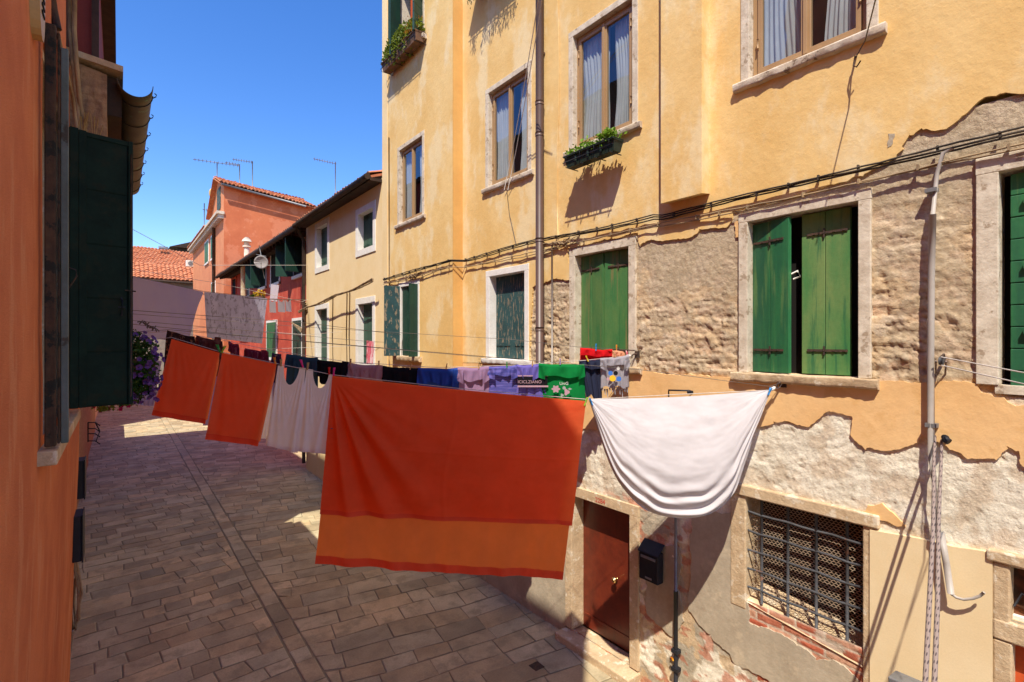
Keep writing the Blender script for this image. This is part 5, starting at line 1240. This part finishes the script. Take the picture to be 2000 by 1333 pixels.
for i, (a, b, mm, r) in enumerate(((1190, 729, m_bp, .022), (1200, 729, m_blackc, .022), (1205, 720, m_wp, .016), (1194, 739, m_yp, .030), (1206, 740, m_bp, .024), (1185, 740, m_pk, .015))):
    k = MB(); blob(k, L2(a, b)-VN*(.075+i*.001), r, 14); k.build('badge', mm, gy)
k = MB()
for i in range(11):
    c = L2(1176+i*4.8, 758+3*math.sin(i), .0); k.tube([c, c+Vector((0, 0, -.04-.03*(i % 3)))+right*.01], [.012, .003], 5)
k.build('fringe', m_gray, gy)
# white sheet strips behind the pillowcases
hang(418, 735, 432, 738, (396, 832), (412, 832), LL=L2, m=m_lilac, label='pale lilac strip of cloth between the two pillowcases', name='cloth', cat='cloth', group=G2, folds=3, seed=21, nu=14)
hang(508, 745, 545, 750, (500, 856), (520, 858), LL=L2, m=m_white2, label='white towel edge behind the second pillowcase', name='towel', cat='towel', group=G2, folds=3, seed=22, nu=14)
# far laundry
def wl(px, py, off=0):
    u = (px-1000)/1000
    t = min(max((px-257)/263, -.4), 1.3); z = 7.8+(13.1-7.8)*(t**1.3 if t > 0 else t*.5)
    return D(px, py, z+off)
hang(228, 533, 397, 571, (226, 652), (372, 672), LL=wl, m=m_lav, label='lavender sheet stretched high across the lane', name='bed_sheet', cat='bed sheet', group='laundry on the far line', folds=5, amp=.17, seed=31, nu=70)
hang(399, 571, 522, 584, (404, 660), (512, 672), LL=wl, m=m_pat, label='grey lilac patterned cloth beside the lavender sheet', name='tablecloth', cat='cloth', group='laundry on the far line', folds=4, amp=.03, seed=32, nu=60)
for i, (a, b) in enumerate(((526, 538), (542, 556), (557, 568))):
    hang(a, 587, b, 587, (a+1, 611-i), (b+1, 612-i), LL=wl, m=m_white2, label=('leftmost', 'middle', 'rightmost')[i]+' of the three small white garments on the far line', name='underwear', cat='underwear', group='small white garments', folds=2, amp=.03, seed=33+i, nu=16, nv=12, top=neck(.2, .8, .15))
hang(529, 556, 545, 558, (527, 588), (541, 590), LL=lambda a, b, o=0: D(a, b, 18+o), m=m_white2, label='white cloth hanging on the red house below its tall window', name='cloth', cat='cloth', folds=2, amp=.02, seed=36, nu=14, nv=12)
hang(716, 666, 731, 668, (715, 711), (728, 712), LL=lambda a, b, o=0: D(a, b, 9.6+o), m=m_pinkc, label='small pink garment alone on a line before the cream house', name='garment', cat='garment', folds=3, amp=.03, seed=37, nu=18, nv=14)
hang(262, 700, 316, 706, (264, 792), (300, 794), LL=lambda a, b, o=0: D(a, b, 13+o), m=m_lilac, label='pale lilac sheet hanging far back behind the petunias', name='bed_sheet', cat='bed sheet', folds=5, amp=.06, seed=38)
# petals tangle on a line
k = MB(); rn = random.Random(4)
for i in range(30):
    c = D(272+i*1.2, 628+i*.55, 5.9); k.tube([c, c+Vector((rn.uniform(-.03, .03), rn.uniform(-.03, .03), rn.uniform(-.04, .03)))], .006, 4)
tag(k.build('tangled_cord', m_wire), 'knotted tangle of cord on the line beside the petunias', 'cord')

# ---------------------------------------------------------------- clothes pegs
PEG = None
pegmat = {}
def peg(pos, colr, label, tilt=0, ln=.075):
    if colr not in pegmat:
        c = {'blue': (.02, .22, .55), 'green': (.02, .30, .05), 'lime': (.25, .45, .03), 'pink': (.75, .03, .22), 'red': (.62, .02, .02), 'wood': (.50, .30, .12), 'yellow': (.75, .55, .03), 'orange': (.75, .25, .03), 'lilac': (.3, .25, .5)}[colr]
        pegmat[colr] = mat(colr+' peg', c, tuple(x*.85 for x in c), sc=30, rough=.45, grain=.05)
    t = thing('clothes_peg', tuple(pos+Vector((0, 0, -ln*.45))), label, 'clothes peg', 'clothes pegs on the lines')
    right = Vector((Cc, S, 0)); up = (Vector((0, 0, 1))+right*tilt).normalized(); sd = right
    for s_ in (-1, 1):
        k = MB(); b = pos-up*ln*.45-sd*.006+VN*(s_*.006-.003)
        k.obox(b, sd*.012, VN*.006, up*ln*.45); k.obox(b+up*ln*.45, sd*.012, VN*.006, up*ln*.55+VN*s_*.012); bev(k.build('jaw', pegmat[colr], t), .0015)
    k = MB(); c = pos; k.tube([c-sd*.009, c+sd*.009], .006, 8); k.build('spring', m_greymet, t)
for (px, py, cl_, lb, tl) in ((427, 682, 'green', 'green peg at the right corner of the left pillowcase', -.4), (436, 684, 'lime', 'lime green peg at the left corner of the second pillowcase', .5), (537, 706, 'orange', 'orange yellow peg at the right corner of the second pillowcase', -.2),
    (549, 710, 'wood', 'wooden peg on the left strap of the left undershirt', 0), (590, 712, 'pink', 'pink peg between the two undershirts', -.3), (601, 717, 'wood', 'wooden peg just right of the pink peg', .1),
    (643, 726, 'red', 'red peg on the right strap of the right undershirt', 0), (652, 728, 'pink', 'hot pink peg at the left corner of the orange sheet', .1), (1144, 786, 'lime', 'small lime peg at the right corner of the orange sheet', .4), (1155, 786, 'blue', 'blue peg at the left corner of the white sheet', -.4), (1503, 766, 'blue', 'blue peg at the right corner of the white sheet', .4)):
    peg(L1(px, py, -.02), cl_, lb, tl, .085 if cl_ in ('pink', 'green', 'lime') else .075)
peg(L1(648, 838, -.03), 'red', 'red peg clipping the edge of the undershirt to the orange sheet', 9)
for (px, py, cl_, lb, tl) in ((685, 708, 'wood', 'dark peg at the left of the pinkish shirt', 0), (740, 712, 'wood', 'peg at the right of the pinkish shirt', 0), (802, 718, 'wood', 'wooden peg on the black shorts', .2), (872, 717, 'wood', 'wooden peg on the bright blue garment', .2),
    (935, 716, 'wood', 'wooden peg on the mauve t-shirt', 0), (990, 714, 'green', 'green peg on the blue violet striped t-shirt', 0), (1040, 711, 'wood', 'wooden peg on the violet t-shirt', .1), (1094, 708, 'lilac', 'pale lilac peg on the green t-shirt', 0), (1147, 702, 'yellow', 'yellow peg on the navy shorts', -.4), (1200, 694, 'wood', 'wooden peg on the grey t-shirt', -.3)):
    peg(L2(px, py, -.02), cl_, lb, tl)
for (px, py, cl_, lb) in ((1164, 680, 'blue', 'blue peg on the red cloth'), (1204, 682, 'orange', 'orange peg right of the red cloth'), (1224, 683, 'yellow', 'yellow peg at the right end of the third line')):
    peg(D(px, py, 6.42), cl_, lb, .05, .09)

# clean up helper properties
for o in bpy.data.objects:
    if '_o' in o: del o['_o']
